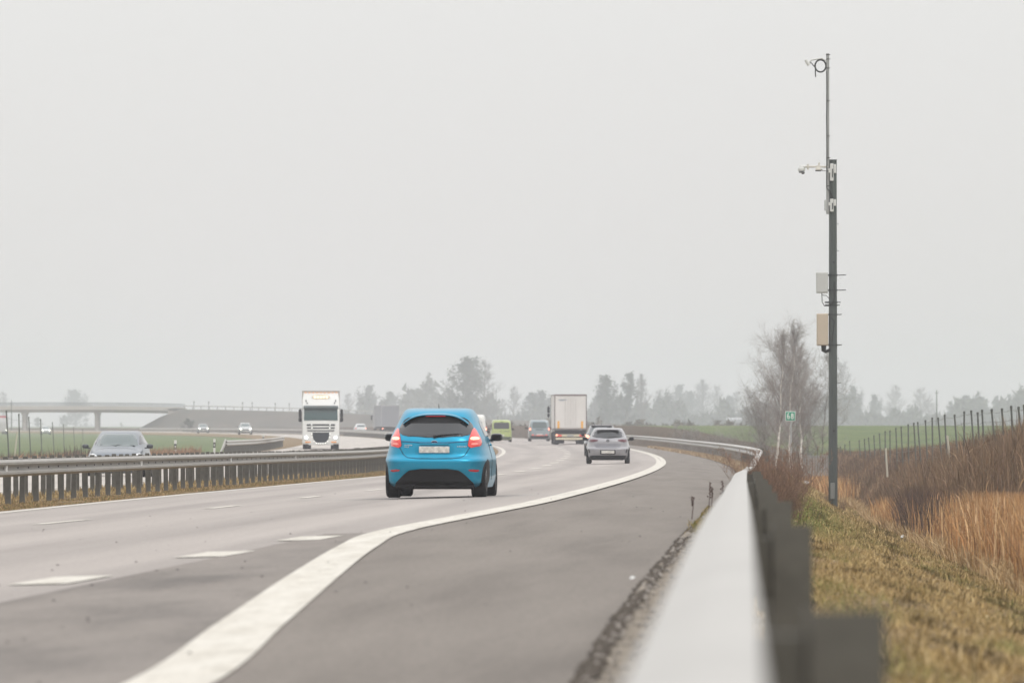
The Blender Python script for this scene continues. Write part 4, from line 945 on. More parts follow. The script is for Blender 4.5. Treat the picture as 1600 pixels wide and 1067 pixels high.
# ------------------------------------------------------------------ overpass
BY = 1800.; conc = mat('bridge_concrete', (.40, .37, .33), .85, var=.08, scale=.5); concd = mat('bridge_concrete_dark', (.2, .2, .2), .85)
br = empty('overpass', at(100, 672, BY), 0, 'long concrete road bridge crossing the motorway in the haze at the left', 'bridge'); bl = br.location
def B(x, y): v = at(x, y, BY)-bl; return v
a, b = B(-160, 637.5), B(288, 638.5)
q = MB(); n = 24; rings = []
for k in range(n+1):
    x = -160+448*k/n; cyy = 639.2+.00002*(x-60)**2+(max(0, x-150)/140)**2*1.2; p = B(x, cyy)
    rings.append([(p.x, -5, p.z+.75), (p.x, 5, p.z+.75), (p.x, 5, p.z-.1), (p.x, 3.6, p.z-.75), (p.x, -3.6, p.z-.75), (p.x, -5, p.z-.1)])
q.loft(rings); q.build('deck', conc, br)
q = MB()
for s_ in (-4.9, 4.9):
    for dz in (1.5, 1.2, .95):
        pts = []
        for k in range(n+1):
            x = -160+448*k/n; cyy = 639.2+.00002*(x-60)**2+(max(0, x-150)/140)**2*1.2; p = B(x, cyy); pts.append((p.x, s_, p.z+dz))
        q.tube(pts, .06 if dz < 1.45 else .09, 5)
    for k in range(0, 120):
        x = -160+448*k/120; cyy = 639.2+.00002*(x-60)**2+(max(0, x-150)/140)**2*1.2; p = B(x, cyy); q.box((p.x, s_, p.z+1.1), (.07, .07, .8))
q.build('railing', mat('railing_grey', (.2, .22, .23), .6), br)
for x in (-74, 39, 152.5):
    for yy in (-2.2, 2.2):
        p = B(x, 645); q = MB(); n = 14
        q.loft([[(p.x+r_*math.cos(2*math.pi*k/n), yy+r_*math.sin(2*math.pi*k/n), z_) for k in range(n)] for z_, r_ in ((-1.5, .55), (p.z-.6, .55), (p.z+.1, .85), (p.z+.6, 1.1))]); q.build('pier', conc, br, smooth=40)
q = MB(); p = B(270, 641); q.box((p.x+1, 0, p.z-.3), (4, 10, 1.6), bev=.1); q.build('abutment', mat('abutment_pale', (.36, .33, .28), .9), br)
# approach embankment: ridge with sloping sides
q = MB(); rings = []
for x, yt, wt in ((214, 671, .3), (250, 652, 2), (283, 639.5, 7), (340, 640, 7), (400, 641.5, 7), (465, 643, 7), (540, 646, 7), (640, 650, 7), (760, 655, 7), (900, 660, 7), (1000, 664, 7), (1150, 669, 7)):
    p = at(x, yt, BY); hh = max(.3, p.z+.35)
    rings.append([(p.x, BY-wt-hh*2.0-4, -.45), (p.x, BY-wt-hh, p.z-hh*.48), (p.x, BY-wt, p.z), (p.x, BY+wt, p.z), (p.x, BY+wt+hh*2, -.45)])
q.loft(rings, cap=True); o = q.build('embankment', embank_m, smooth=40); tag(o, kind='structure')
er = empty('guardrail', at(290, 640, BY), 0, 'thin pale rail along the top of the hazy approach embankment', 'guardrail'); q = MB(); q2 = MB()
pts = []
for x, yt in ((288, 639.3), (340, 640), (400, 641.5), (465, 643), (540, 646), (640, 650)):
    v = at(x, yt, BY)-er.location; pts.append((v.x, -6, v.z+.75))
for k in range(len(pts)-1): q.tube([pts[k], pts[k+1]], .16, 4)
q.build('rail', galv, er)
for k in range(27):
    x = 290+k*12.8; yt = np.interp(x, [288, 340, 400, 465, 540, 640], [639.3, 640, 641.5, 643, 646, 650]); v = at(x, yt, BY)-er.location
    q2.box((v.x, -5.8, v.z+.35), (.15, .15, .8))
q2.build('posts', galv_d, er)
lampp = None
for x in (303, 326, 379, 394, 430, 452):
    yt = np.interp(x, [288, 340, 400, 465], [639.3, 640, 641.5, 643]); p = at(x, yt, BY)
    q = MB(); q.cyl((0, 0, -.2), (0, 0, 1.9), .07, 6); q.box((0, 0, 1.6), (.28, .08, .35))
    if lampp is None:
        lampp = empty('roadside_marker', p, 0, 'thin marker stake on the hazy approach embankment', 'marker post', 'marker stakes on the approach embankment'); MB().cyl((0, 0, -.2), (0, 0, 1.9), .07, 6).build('stake', galv_d, lampp); MB().box((0, 0, 1.75), (.28, .08, .35)).build('plate', galv_d, lampp)
    else: dup(lampp, p)

# ------------------------------------------------------------------ field fences
pm = mat('fence_post_dark', (.10, .105, .095), .8, var=.2, scale=5); pmw = mat('stake_pale', (.5, .46, .38), .8)
def fence(name, label, pts, ground_drop, m, r=.05, wires=(.15, .6, 1.05), lean=.05, mesh_wire=False):
    """pts: list of (x, top z, Y)"""
    root = empty(name, (pts[0][0], pts[0][2], pts[0][1]-1.6), 0, label, 'fence'); L = root.location
    tops = []
    for X, z, Y in pts:
        lx, ly = random.uniform(-lean, lean)-.04, random.uniform(-lean, lean)
        q = MB(); t = Vector((X, Y, z))-L; bse = t+Vector((-lx*2, -ly*2, -ground_drop)); q.tube([bse, t-Vector((0, 0, .06))], [r*1.05, r*.95], 7); q.box(t-Vector((0, 0, .02)), (r*2.3, r*2.3, .09), bev=.01)
        q.build('post', m, root); tops.append((t, bse))
    q = MB()
    for (t0, b0), (t1, b1) in zip(tops[:-1], tops[1:]):
        for w_ in wires:
            k0 = w_/ground_drop; a = t0.lerp(b0, k0); b = t1.lerp(b1, k0); mid = (a+b)/2-Vector((0, 0, .03)); q.tube([a, mid, b], .006, 3, cap=False)
    q.build('wire', mat('fence_wire', (.18, .18, .17), .6, .5), root)
    return root
# right fence: measured tops
fx = [1600, 1591.5, 1580, 1565.5, 1549.5, 1534.5, 1527.5, 1517.5, 1506.5, 1491.5, 1476, 1465.8, 1456.5, 1446, 1434, 1427.8, 1419, 1408, 1399.8, 1390.5, 1383, 1374, 1365.5, 1357, 1350.5, 1342.5, 1327.5, 1320, 1313]
fy = [633.5, 636.5, 635, 639, 640, 641, 645, 642, 643.5, 648.5, 648.5, 653, 653, 657, 660, 661, 663.5, 667, 669, 673, 674, 677.5, 680.5, 684, 686, 688, 689, 695, 698]
fY = np.interp(fx, [1313, 1350, 1420, 1500, 1600], [455, 400, 310, 250, 205])
pts = [((x-800)*Y/FPX, CAMZ+(664-y)*Y/FPX, Y) for x, y, Y in zip(fx, fy, fY)]
fence('fence', 'long dark post and wire field fence above the brown brush on the right', pts, 1.9, pm, r=.03, wires=(.08, .35, .7, 1.05, 1.4))
# left fence
lx = [10, 29.5, 45, 63.5, 82, 99, 115, 129]; ly = [642, 647, 651.5, 655, 660, 663, 667, 670]; lY = [330, 370, 420, 480, 560, 650, 760, 880]
fence('fence', 'row of thin dark posts standing in the green field at the far left', [((x-800)*Y/FPX, CAMZ+(664-y)*Y/FPX, Y) for x, y, Y in zip(lx, ly, lY)], 2.1, pm, r=.032, wires=(.3,), lean=.02)
# palisade seen low left of the pole
q = MB(); Y = 330.; root = empty('fence', at(1258, 722, Y), 0, 'low grey slatted fence between the brown shrub and the camera pole, above the reeds', 'fence')
for k in range(17):
    x = 1256+k*2.5; a = at(x, 710.5+random.uniform(-.6, .6), Y)-root.location; q = MB(); q.box((a.x, 0, a.z-.45), (.035, .03, .9)); q.build('slat', mat('slat_grey', (.30, .30, .29), .7), root)
q = MB(); a = at(1256, 714, Y)-root.location; b = at(1296, 714, Y)-root.location; q.tube([(a.x, .03, a.z), (b.x, .03, b.z)], .012, 4); q.build('wire', pm, root)
# pale stakes in the brush and field edge
st = None
for x, yt, yb, Y, dx, lab in ((1384, 700, 722, 260, 2.5, 'short pale stake in the brush, nearer the camera pole'), (1480, 680, 712, 230, 6, 'leaning pale stake in the brush, farther right'), (27, 675, 712, 330, -6, 'pale leaning stake among the dark weeds at the far left')):
    a = at(x, yt, Y); b = at(x+dx, yb, Y); q = MB(); q.tube([b-a-Vector((0, 0, .5)), (0, 0, 0)], [.035, .03], 6); o = q.build('stake', pmw); o.location = a; tag(o, lab, 'stake')
# dark slender poles far off
for x, yt, yb, Y, r_, lab in ((1463.5, 609, 664, 1500, .12, 'lone thin mast in the haze above the right field fence'), (18, 600+25, 672, 1500, .10, 'thin lattice pole in the haze beside the left bridge pier')):
    a = at(x, yt, Y); b = at(x, yb, Y); q = MB(); q.tube([b-a, (0, 0, 0)], [r_*1.4, r_*.7], 6); q.box((0, 0, -.6), (.8, .1, .1)); o = q.build('mast', pm); o.location = a; tag(o, lab, 'mast')
# low white shed far off
q = MB(); a = at(1147, 655.5, 2600); q.loft([[(x_, y_, z_) for y_, z_ in ((-5, -1), (-5, .1), (0, .7), (5, .1), (5, -1))] for x_ in (-2.6, 2.6)]); sh = empty('shed', a, 0, 'low white shed roof in the haze beyond the field, left of the birches', 'shed')
q.build('roof', mat('shed_white', (.4, .4, .42), .5), sh); q = MB(); q.box((0, -5.06, -.6), (5, .1, .9)); q.build('wall', mat('shed_wall', (.3, .3, .32), .7), sh)

# ------------------------------------------------------------------ trees
bark = mat('bark_grey_brown', (.13, .11, .09), .9, var=.25, scale=3); birch_b = mat('birch_bark', (.62, .58, .53), .8, var=.35, scale=5, vscale=(.6, .6, 2))
twig_m = mat('twig_brown', (.12, .095, .08), .9, attr='Col', var=.01)
def make_tree(name, H, spread, seed, trunk_m=bark, trunks=1, n1=20, n2=9, n3=7, twig=.03, up=.55, start=.18, ivy=0, col=(.13, .11, .095), trunk_r=.022, droop=0., low=1., lean=.12, limb_m=None):
    R = np.random.default_rng(seed); root = empty(name); tb = MB(); lb = MB(); tv = []; tf = []; tcol = []
    def twigseg(a, b, w0, w1, c):
        d_ = b-a; d_ /= (np.linalg.norm(d_)+1e-9); s_ = np.cross(d_, R.normal(size=3)); s_ /= (np.linalg.norm(s_)+1e-9); k = len(tv)
        s2 = np.cross(d_, s_)
        tv.extend([a+s_*w0, a-s_*w0*.5+s2*w0*.87, a-s_*w0*.5-s2*w0*.87, b]); tf.extend([(k, k+1, k+3), (k+1, k+2, k+3), (k+2, k, k+3)]); tcol.extend([c]*4)
    for ti in range(trunks):
        off = R.normal(size=2)*(.0 if trunks == 1 else H*.05); leanv = np.array([*(R.normal(size=2)*(.06 if trunks == 1 else lean)), 1.]); hh = H*(1 if ti == 0 else R.uniform(.72, .97))
        tr_ = [np.array([off[0], off[1], -.6])]; ns = 9
        for i in range(1, ns+1):
            tr_.append(np.array([off[0]+leanv[0]*hh*i/ns+R.normal()*.008*H, off[1]+leanv[1]*hh*i/ns+R.normal()*.008*H, hh*i/ns]))
        rads = [H*trunk_r*(1-.93*i/ns)/(1 if trunks == 1 else 1.5) for i in range(ns+1)]
        tb.tube([tuple(p) for p in tr_], rads, 7)
        nn = n1 if trunks == 1 else int(n1*.7)
        for j in range(nn):
            t = start+(1-start)*(j+R.random())/nn; t = min(t, .985); i = min(int(t*ns), ns-1); fr_ = t*ns-i; p = tr_[i]*(1-fr_)+tr_[i+1]*fr_
            az = R.random()*6.283; env = math.sin(math.pi*min(1, (t-start)/(1-start)*.78+.22))**.8
            ln = spread*env*R.uniform(.4, 1.2)+H*.04; el = up*(low+(1-low)*t)+.5*t+R.normal()*.18
            dr = np.array([math.cos(az)*math.cos(el), math.sin(az)*math.cos(el), math.sin(el)])
            q_ = p; m_ = 4; pts_ = [p]
            for s_ in range(m_):
                dr = dr+np.array([0, 0, .10-droop*s_*.2])+R.normal(size=3)*.10; dr /= np.linalg.norm(dr); q_ = q_+dr*ln/m_; pts_.append(q_)
            r0 = rads[i]*.45; (lb if limb_m else tb).tube([tuple(x) for x in pts_], [max(r0*(1-.8*s_/m_), twig*.5) for s_ in range(m_+1)], 4)
            for k in range(n2):
                t2 = .25+.75*R.random(); i2 = min(int(t2*m_), m_-1); f2 = t2*m_-i2; b0 = pts_[i2]*(1-f2)+pts_[i2+1]*f2
                d2 = dr*.6+R.normal(size=3)*.55+np.array([0, 0, .35-droop]); d2 /= np.linalg.norm(d2); l2 = ln*R.uniform(.22, .5); c = np.array(col)*R.uniform(.7, 1.4)
                b1 = b0+d2*l2; twigseg(b0, b1, twig*.6, 0, c)
                for s_ in range(n3):
                    t3 = R.random(); c0 = b0*(1-t3)+b1*t3; d3 = d2*.6+R.normal(size=3)*.6+np.array([0, 0, .15-droop]); d3 /= np.linalg.norm(d3); c1 = c0+d3*l2*R.uniform(.3, .75)
                    twigseg(c0, c1, twig*.45, 0, c)
                    if ivy and R.random() < ivy:
                        for _ in range(3):
                            o_ = c0+(c1-c0)*R.random()+R.normal(size=3)*.08*H/10; s3 = H*.012*R.uniform(.7, 1.8); aa = R.normal(size=3)*s3; bb = R.normal(size=3)*s3; kk = len(tv); cg = np.array([.05, .062, .038])*R.uniform(.6, 1.4)
                            tv.extend([o_, o_+aa, o_+bb, o_+bb*.5-aa*.5]); tf.extend([(kk, kk+1, kk+2), (kk, kk+2, kk+3), (kk, kk+1, kk+3)]); tcol.extend([cg]*4)
    tb.build('trunk', trunk_m, root, smooth=60)
    if limb_m: lb.build('limbs', limb_m, root, smooth=60)
    fast_mesh('crown', np.array(tv), np.array(tf), twig_m, np.array(tcol), root)
    return root
def put_tree(t, x, ytop, Y, Hn, label, wsc=1., group=None, ybase=None, cat='tree'):
    X = (x-800)*Y/FPX; u = float(f_ref(Y))-X; g = float(zg(u, Y)) if ybase is None else at(x, ybase, Y).z
    hh = CAMZ+(664-ytop)*Y/FPX-g; s = hh/Hn
    if t.get('used'): o = dup(t, (X, Y, g), random.random()*6.28, label, (s*wsc, s*wsc, s), group)
    else: o = t; o['used'] = 1; o.location = (X, Y, g); o.scale = (s*wsc, s*wsc, s); tag(o, label, 'tree', group)
    o['category'] = cat
    return o
TA = make_tree('bare_tree', 10, 3.4, 1, n1=42, n2=12, n3=11, twig=.026, start=.08, up=.65, low=.4)
TC = make_tree('ivy_clad_tree', 10, 3.4, 3, n1=46, n2=12, n3=10, twig=.03, ivy=.32, start=.02, low=.1)
TD = make_tree('ivy_clad_tree', 10, 2.6, 4, n1=38, n2=12, n3=10, twig=.03, ivy=.2, start=.03, up=.75, low=.2)
TE = make_tree('poplar', 10, 2.6, 5, n1=44, n2=12, n3=10, twig=.03, up=.95, start=.08)
G = 'hazy trees beyond the fields'
treespec = [
 (TC, 728, 566, 1350, 1.05, 'large hazy ivy clad tree, darker left half of the tall clump above the blue hatchback'), (TA, 756, 570, 1380, .95, 'large hazy bare tree, thinner right half of the tall clump above the blue hatchback'),
 (TC, 577, 607, 1650, 1.0, 'rounded hazy tree right of the white oncoming lorry, above the grey box lorry'), (TA, 545, 618, 1700, .9, 'faint low tree just right of the white oncoming lorry cab'), (TC, 608, 616, 1700, 1.0, 'faint tree above the right end of the grey box lorry'), (TC, 650, 612, 1650, 1.0, 'hazy tree behind the roof of the blue hatchback'), (TA, 628, 620, 1750, 1.1, 'faint low tree above the left shoulder of the blue hatchback'),
 (TA, 803, 608, 1500, .8, 'bare hazy tree with a forked crown, right of the tall clump'), (TC, 829, 617, 1550, 1.1, 'low hazy tree above the grey blue people carrier'), (TC, 848, 614, 1550, .9, 'hazy tree just left of the trailer roof'), (TA, 782, 626, 1700, 1., 'low faint tree between the tall clump and the forked bare tree'),
 (TC, 948, 592, 1300, .85, 'dark hazy ivy clad tree right of the trailer, left of its taller twin'), (TD, 977, 587, 1300, .95, 'tall hazy tree with pointed top right of the trailer, taller of the pair'), (TE, 1003, 588, 1400, .9, 'slender faint poplar right of the tall pair of trees'), (TA, 930, 622, 1500, .8, 'low faint tree touching the trailer right edge'),
 (TA, 1032, 612, 1800, 1.1, 'faint bare tree second right of the slender poplar'), (TC, 1062, 606, 1750, 1.0, 'hazy tree in the middle wood, leftmost of its taller crowns'), (TE, 1099, 596, 1700, 1.4, 'tallest pointed crown of the middle wood between trailer and birches'), (TA, 1122, 606, 1700, .8, 'hazy crown right beside the tallest pointed crown of the middle wood'), (TC, 1080, 615, 1700, .9, 'low dark crown between two taller crowns of the middle wood'), (TA, 1153, 615, 1750, 1.1, 'faint crown closing the middle wood just left of the birches'), (TC, 1142, 622, 1650, .9, 'low rounded crown at the right end of the middle wood'),
 (TA, 1318, 572, 1450, .75, 'tall faint bare tree just right of the camera pole'), (TC, 1333, 608, 1400, .8, 'dense dark hazy tree at the foot of the tall faint bare tree'), (TC, 1367, 620, 1500, .8, 'small round hazy tree, second dense one right of the camera pole'), (TA, 1400, 606, 1700, 1.0, 'narrow faint tree midway between camera pole and lone mast'), (TA, 1388, 632, 1650, 1.0, 'low faint tree left of the narrow faint tree'),
 (TA, 1441, 610, 1600, 1.0, 'pale bare tree left of the lone mast'), (TA, 1454, 626, 1500, 1.2, 'darker low tree at the foot of the lone mast'), (TD, 1482, 629, 1500, 1.0, 'tiny pointed tree right of the lone mast'), (TC, 1512, 621, 1500, 1.0, 'broad hazy tree above the right field fence, left half of the broad clump'), (TC, 1535, 623, 1520, 1.0, 'broad hazy tree above the right field fence, right half of the broad clump'), (TA, 1556, 622, 1500, .5, 'slim hazy tree between the broad clump and the round topped tree'), (TC, 1577, 620, 1500, .6, 'round topped hazy tree near the right picture edge'), (TA, 1598, 630, 1500, 1.0, 'low faint tree at the right picture edge above the fence'), (TA, 1421, 634, 1600, 1.1, 'low faint tree between the narrow tree and the pale bare tree'),
 (TC, 118, 613, 2300, 1.3, 'very faint round tree rising behind the bridge deck'), (TC, 100, 650, 2000, 1.3, 'low faint tree seen under the bridge between its two piers'), (TA, 4, 616, 2200, 1., 'very faint tree at the left picture edge above the bridge'), (TC, 60, 653, 1950, 1.3, 'low faint tree seen under the bridge beside the left pier'), (TD, 190, 660, 1950, 1.5, 'low faint tree under the bridge right of its right pier'),
]
for t, x, yt, Y, ws, lab in treespec: put_tree(t, x, yt, Y*(2.3 if (x > 1015) else 1.95), 10, lab, ws*1.1, G)
# birches by the kilometre sign
BI = make_tree('birch_tree', 8, 2.3, 11, trunk_m=birch_b, n1=50, n2=14, n3=13, twig=.0075, up=.75, start=.2, col=(.29, .255, .235), trunk_r=.0125, droop=.05, low=.7, limb_m=mat('birch_limb', (.24, .20, .18), .9))
BJ = make_tree('birch_tree', 8, 2.5, 12, trunk_m=birch_b, n1=54, n2=14, n3=13, twig=.0075, up=.75, start=.18, col=(.27, .24, .22), trunk_r=.0125, droop=.05, low=.7, limb_m=mat('birch_limb', (.24, .20, .18), .9))
put_tree(BI, 1211, 530, 430, 8, 'white stemmed birch with a leaning pale trunk, leftmost of the birches left of the sign', .85, 'birches by the kilometre sign')
put_tree(BJ, 1232, 521, 440, 8, 'tallest white stemmed birch, directly behind the green sign', 1.0, 'birches by the kilometre sign')
put_tree(BI, 1252, 548, 450, 8, 'slim white stemmed birch just right of the green sign', .9, 'birches by the kilometre sign')
BK = make_tree('bare_bush_tree', 6, 2.6, 13, trunks=5, n1=34, n2=12, n3=10, twig=.008, up=.65, start=.03, col=(.25, .23, .21), trunk_r=.009, low=.3)
put_tree(BK, 1262, 562, 470, 6, 'grey twiggy many stemmed tree right of the birches, reaching the camera pole', 1.0)
put_tree(BK, 1196, 610, 460, 6, 'grey twiggy bush at the left foot of the birches', 1.1, cat='bush')
put_tree(TC, 293, 655, 1500, 10, 'dark rounded bush before the hazy embankment, left of the oncoming headlamps', 1.7, cat='bush')
put_tree(BK, 1068, 667, 640, 6, 'small dark bush on the green field behind the curved guardrail, left one', 1.2, cat='bush')
put_tree(BK, 1108, 675, 560, 6, 'small dark bush on the green field behind the curved guardrail, right one', 1.6, cat='bush')
# brown shrubs behind the near guardrail end
SH = make_tree('shrub', 2, .42, 21, trunks=16, n1=14, n2=6, n3=4, twig=.006, up=.9, start=.08, col=(.22, .135, .09), trunk_r=.007, lean=.3, trunk_m=mat('shrub_stem', (.16, .10, .07), .9))
def shrub(x, yt, Y, lab, ws, yb=None): put_tree(SH, x, yt, Y, 2, lab, ws, 'brown shrubs behind the guardrail end', cat='shrub')
shrub(1190, 700, 118, 'reddish brown shrub touching the near guardrail end', 1.1); shrub(1199, 696, 124, 'tall reddish brown shrub right behind the near guardrail end', 1.1); shrub(1190, 699, 150, 'reddish brown twiggy shrub hiding the guardrail bend, leftmost', 1.15); shrub(1206, 693, 150, 'tallest reddish brown twiggy shrub behind the guardrail end', 1.15); shrub(1236, 710, 150, 'reddish brown twiggy shrub nearest the green sign post', 1.2); shrub(1226, 704, 140, 'reddish brown twiggy shrub behind the guardrail end, right of the tallest', 1.15); shrub(1244, 742, 128, 'low dry shrub at the right end of the brown shrubs, on the slope', 1.15); shrub(1216, 722, 125, 'low brown shrub in front of the tallest shrub', 1.15)
shrub(1290, 772, 236, 'tuft of dark dry stems at the left foot of the camera pole', 1.6); shrub(1317, 780, 232, 'tuft of dark dry stems at the right foot of the camera pole', 1.8)

# ------------------------------------------------------------------ vegetation one could not count
veg = mat('dry_stems', (.2, .15, .1), .95, attr='Col', var=.01, spec=.15)
def stems(name, uY, n, h, w_, pal, bend=.25, seg=2, sig=.25, head_=0., cap=True, zoff=-.03, colfn=None, zr=0, zs=1.):
    """n thin stems; uY(n) -> u, Y arrays; pal list of colours"""
    u, Y = uY(n); n = len(u); X = f_ref(Y)-u; Z = zg(u, Y)+zoff
    hh = (h(u, Y) if callable(h) else h)*np.minimum(np.exp(rng.normal(0, sig, n)), 1.55)
    if zr: Z = Z+hh*rng.random(n)*zr; hh = hh*zs
    ww = w_*np.exp(rng.normal(0, .3, n))*(1+Y/160.)
    az = rng.random(n)*6.283; bd = np.clip(rng.normal(0, bend, n), -2*bend, 2*bend)*hh; bx, by = np.cos(az)*bd, np.sin(az)*bd
    fa = rng.normal(0, .5, n); cx, cyy = np.cos(fa)*ww/2, np.sin(fa)*ww/2
    pal = np.array(pal); ci = rng.integers(0, len(pal), n); C = pal[ci]*np.exp(rng.normal(0, .18, (n, 1)))
    if colfn is not None: C = colfn(u, Y, C)
    b0 = np.stack([X-cx, Y-cyy, Z], 1); b1 = np.stack([X+cx, Y+cyy, Z], 1)
    m0 = np.stack([X-cx*.8+bx*.35, Y-cyy*.8+by*.35, Z+hh*.6], 1); m1 = np.stack([X+cx*.8+bx*.35, Y+cyy*.8+by*.35, Z+hh*.6], 1)
    tp = np.stack([X+bx, Y+by, Z+hh], 1)
    if head_: m0 = m0-np.stack([cx, cyy, 0*cx], 1)*head_; m1 = m1+np.stack([cx, cyy, 0*cx], 1)*head_
    V = np.stack([b0, b1, m0, m1, tp], 1).reshape(-1, 3); k = np.arange(n)[:, None]*5
    F = np.concatenate([k+np.array([[0, 1, 3]]), k+np.array([[0, 3, 2]]), k+np.array([[2, 3, 4]])], 0)
    o = fast_mesh(name, V, F, veg, np.repeat(C, 5, 0)); o['kind'] = 'stuff'; return o
def clump(u, Y, f=1., s=0):   # smooth 0..1 patchiness
    X = u*1.7+s; return .5+.5*np.sin(X*f*1.3+np.sin(Y*f*.11+s)*2)*np.sin(Y*f*.13+X*.6+s*2)
straw = [(.44, .32, .15), (.37, .27, .12), (.54, .41, .22), (.28, .20, .095), (.19, .14, .07)]
def slope_sampler(v0, v1, Y0, Y1, pw=1.6):
    def fn(n):
        Y = Y0+(Y1-Y0)*rng.random(n)**pw; v = v0+(v1-v0)*rng.random(n); return u_rail(Y)-v, Y
    return fn
def brush_sampler(v0, v1, Y0, Y1, pw):
    f0 = slope_sampler(v0, v1, Y0, Y1, pw)
    def fn(n):
        u, Y = f0(n); v = -(u-u_rail(Y)); k = ~((Y < 140+12*rng.random(len(Y))) & (v < 5.4+.5*np.sin(Y*.5)+rng.random(len(Y))*.8)); return u[k], Y[k]
    return fn
def slope_col(u, Y, C):
    v = -(u-u_rail(Y)); g = clump(v, Y, 1.0, 1.0)*clump(v, Y, 2.3, 4.0)
    g = np.clip((g-.30)*3, 0, 1)*.42; g2 = np.exp(-((v-.9)/1.0)**2)*np.clip((Y-95)/30, 0, 1)*np.clip((225-Y)/30, 0, 1); g = np.clip(np.maximum(g, g2*.85), 0, 1)*(rng.random(len(u)) < .8)
    gc = np.array([.13, .17, .045])*np.exp(rng.normal(0, .2, (len(u), 1))); C = C*(1-g[:, None])+gc*g[:, None]
    dk = (clump(v+3, Y, 3.1, 9.) > .80) | ((np.abs(v-2.6-.35*np.sin(Y*.045)) < .12) & (np.sin(Y*.35+v*3) > -.2))
    return np.where(dk[:, None], C*.42, C)
stems('slope_grass', slope_sampler(.1, 4.6, 14, 330, 1.5), 300000, .045, .006, straw, bend=.8, sig=.45, colfn=slope_col)
stems('slope_tussocks', slope_sampler(.3, 4.4, 25, 300, 1.4), 14000, .10, .006, straw, bend=.6, sig=.4, colfn=slope_col)
# ditch brush and reeds
brown = [(.22, .135, .08), (.28, .18, .115), (.16, .105, .07), (.34, .24, .15), (.17, .13, .095)]
reed = [(.44, .24, .11), (.53, .33, .16), (.33, .18, .085), (.60, .41, .23), (.24, .14, .075)]
def brush_h(u, Y): v = -(u-u_rail(Y)); return (1.0+.45*clump(v, Y, .9, 2.))*np.clip((v-3.3)/1.4, .35, 1)*np.interp(Y, [150, 220, 300, 450], [1.15, 1.05, .62, .5])*np.where(v > 7.2, .8, 1)
def brush_col(u, Y, C):
    v = u*1.3; p = .5+.5*np.sin(v*2.1+Y*.21)*np.sin(Y*.083+v); q_ = .5+.5*np.sin(v*5.3-Y*.31+np.sin(Y*.9))*np.sin(Y*.27)
    return C*(.55+.5*p[:, None])*(.8+.35*q_[:, None])
stems('ditch_brush', brush_sampler(3.7, 9.2, 105, 470, 1.25), 230000, brush_h, .0042, brown, bend=.17, sig=.3, head_=.3, colfn=brush_col)
stems('ditch_weeds', brush_sampler(4.4, 9.5, 110, 460, 1.2), 14000, lambda u, Y: 1.12*brush_h(u, Y), .006, [(.30, .21, .14), (.22, .15, .11), (.13, .09, .07)], bend=.15, sig=.2, head_=1.2)
def patch_s(cx_, cY, sx, sY):
    def fn(n):
        Y = cY+rng.normal(0, sY, n); Y = np.clip(Y, 80, 480); u = f_ref(Y)-(cx_+(Y-cY)*.02)+rng.normal(0, sx, n)
        v = -(u-u_rail(Y)); k = v > 3.35; return u[k], Y[k]
    return fn
def reed_s(n):
    Y = 88+26*np.abs(rng.normal(0, 1, n)); Y = np.where(Y > 165, 165, Y); v = 3.4+.35*np.sin(Y*.3)*np.sin(Y*.11)+.5*np.abs(rng.normal(0, 1, n))+2.2*rng.random(n); return u_rail(Y)-v, Y
stems('golden_reeds', reed_s, 80000, .78, .004, reed, bend=.2, sig=.3, head_=.5)
stems('golden_reeds', patch_s(9.4, 190, .55, 16), 26000, .62, .0045, reed, bend=.15, sig=.2, head_=.5)
stems('golden_reeds', patch_s(13.2, 335, .6, 14), 9000, .8, .005, reed, bend=.15, sig=.2, head_=.5)
stems('dark_brush_clump', patch_s(9.0, 165, .45, 9), 9000, .8, .006, [(.09, .065, .055), (.13, .09, .07)], bend=.3, sig=.3)
stems('reed_mat', slope_sampler(3.2, 5.2, 80, 300, 1.3), 26000, .26, .008, [(.40, .27, .14), (.34, .24, .13), (.46, .34, .2)], bend=.7, sig=.35)
stems('ditch_twigs', brush_sampler(3.7, 9.2, 105, 470, 1.25), 110000, brush_h, .005, brown+[(.34, .25, .16), (.28, .19, .13)], bend=1.0, sig=.25, head_=.4, colfn=brush_col, zr=.85, zs=.22)
stems('reed_plumes', reed_s, 7000, .9, .009, [(.50, .34, .20), (.42, .28, .17), (.34, .2, .11)], bend=.5, sig=.2, head_=.5, zr=.95, zs=.14)
# tall weeds behind the fence
stems('fence_side_weeds', slope_sampler(8.0, 10.5, 170, 430, 1.1), 14000, .3, .006, brown, bend=.2, sig=.35)
# median and road edges
def med_s(a, b, Y0, Y1, pw=1.5):
    def fn(n):
        Y = Y0+(Y1-Y0)*rng.random(n)**pw; return a+(b-a)*rng.random(n), Y
    return fn
def near_left(n):
    Y = 112+260*rng.random(n)**1.4; u = left_u(Y)+.42+rng.random(n)**1.3*1.9; return u, Y
stems('median_grass', near_left, 90000, lambda u, Y: .03+.05*clump(u, Y, 2., 3.)*clump(u+4, Y, 5., 1.), .006, [(.34, .23, .11), (.26, .18, .09), (.40, .29, .16), (.16, .12, .06), (.15, .15, .06)], bend=.6, sig=.35)
stems('median_grass', med_s(11, 13.1, 118, 420), 16000, .09, .006, straw, bend=.5, sig=.4)
stems('verge_weeds', med_s(24.2, 29.5, 290, 420, 1.), 12000, .5, .007, [(.26, .15, .10), (.34, .22, .14), (.2, .13, .09)], bend=.3, sig=.3)
def lw(n):
    x = rng.normal(40, 28, n); x = np.where(rng.random(n) < .25, rng.normal(112, 22, n), x); Y = 330+rng.normal(0, 12, n); X = (x-800)*Y/FPX; return f_ref(Y)-X, Y
stems('tall_dead_weeds', lw, 1100, .62, .006, [(.10, .085, .075), (.15, .12, .10), (.08, .07, .06)], bend=.08, sig=.35, head_=.8)
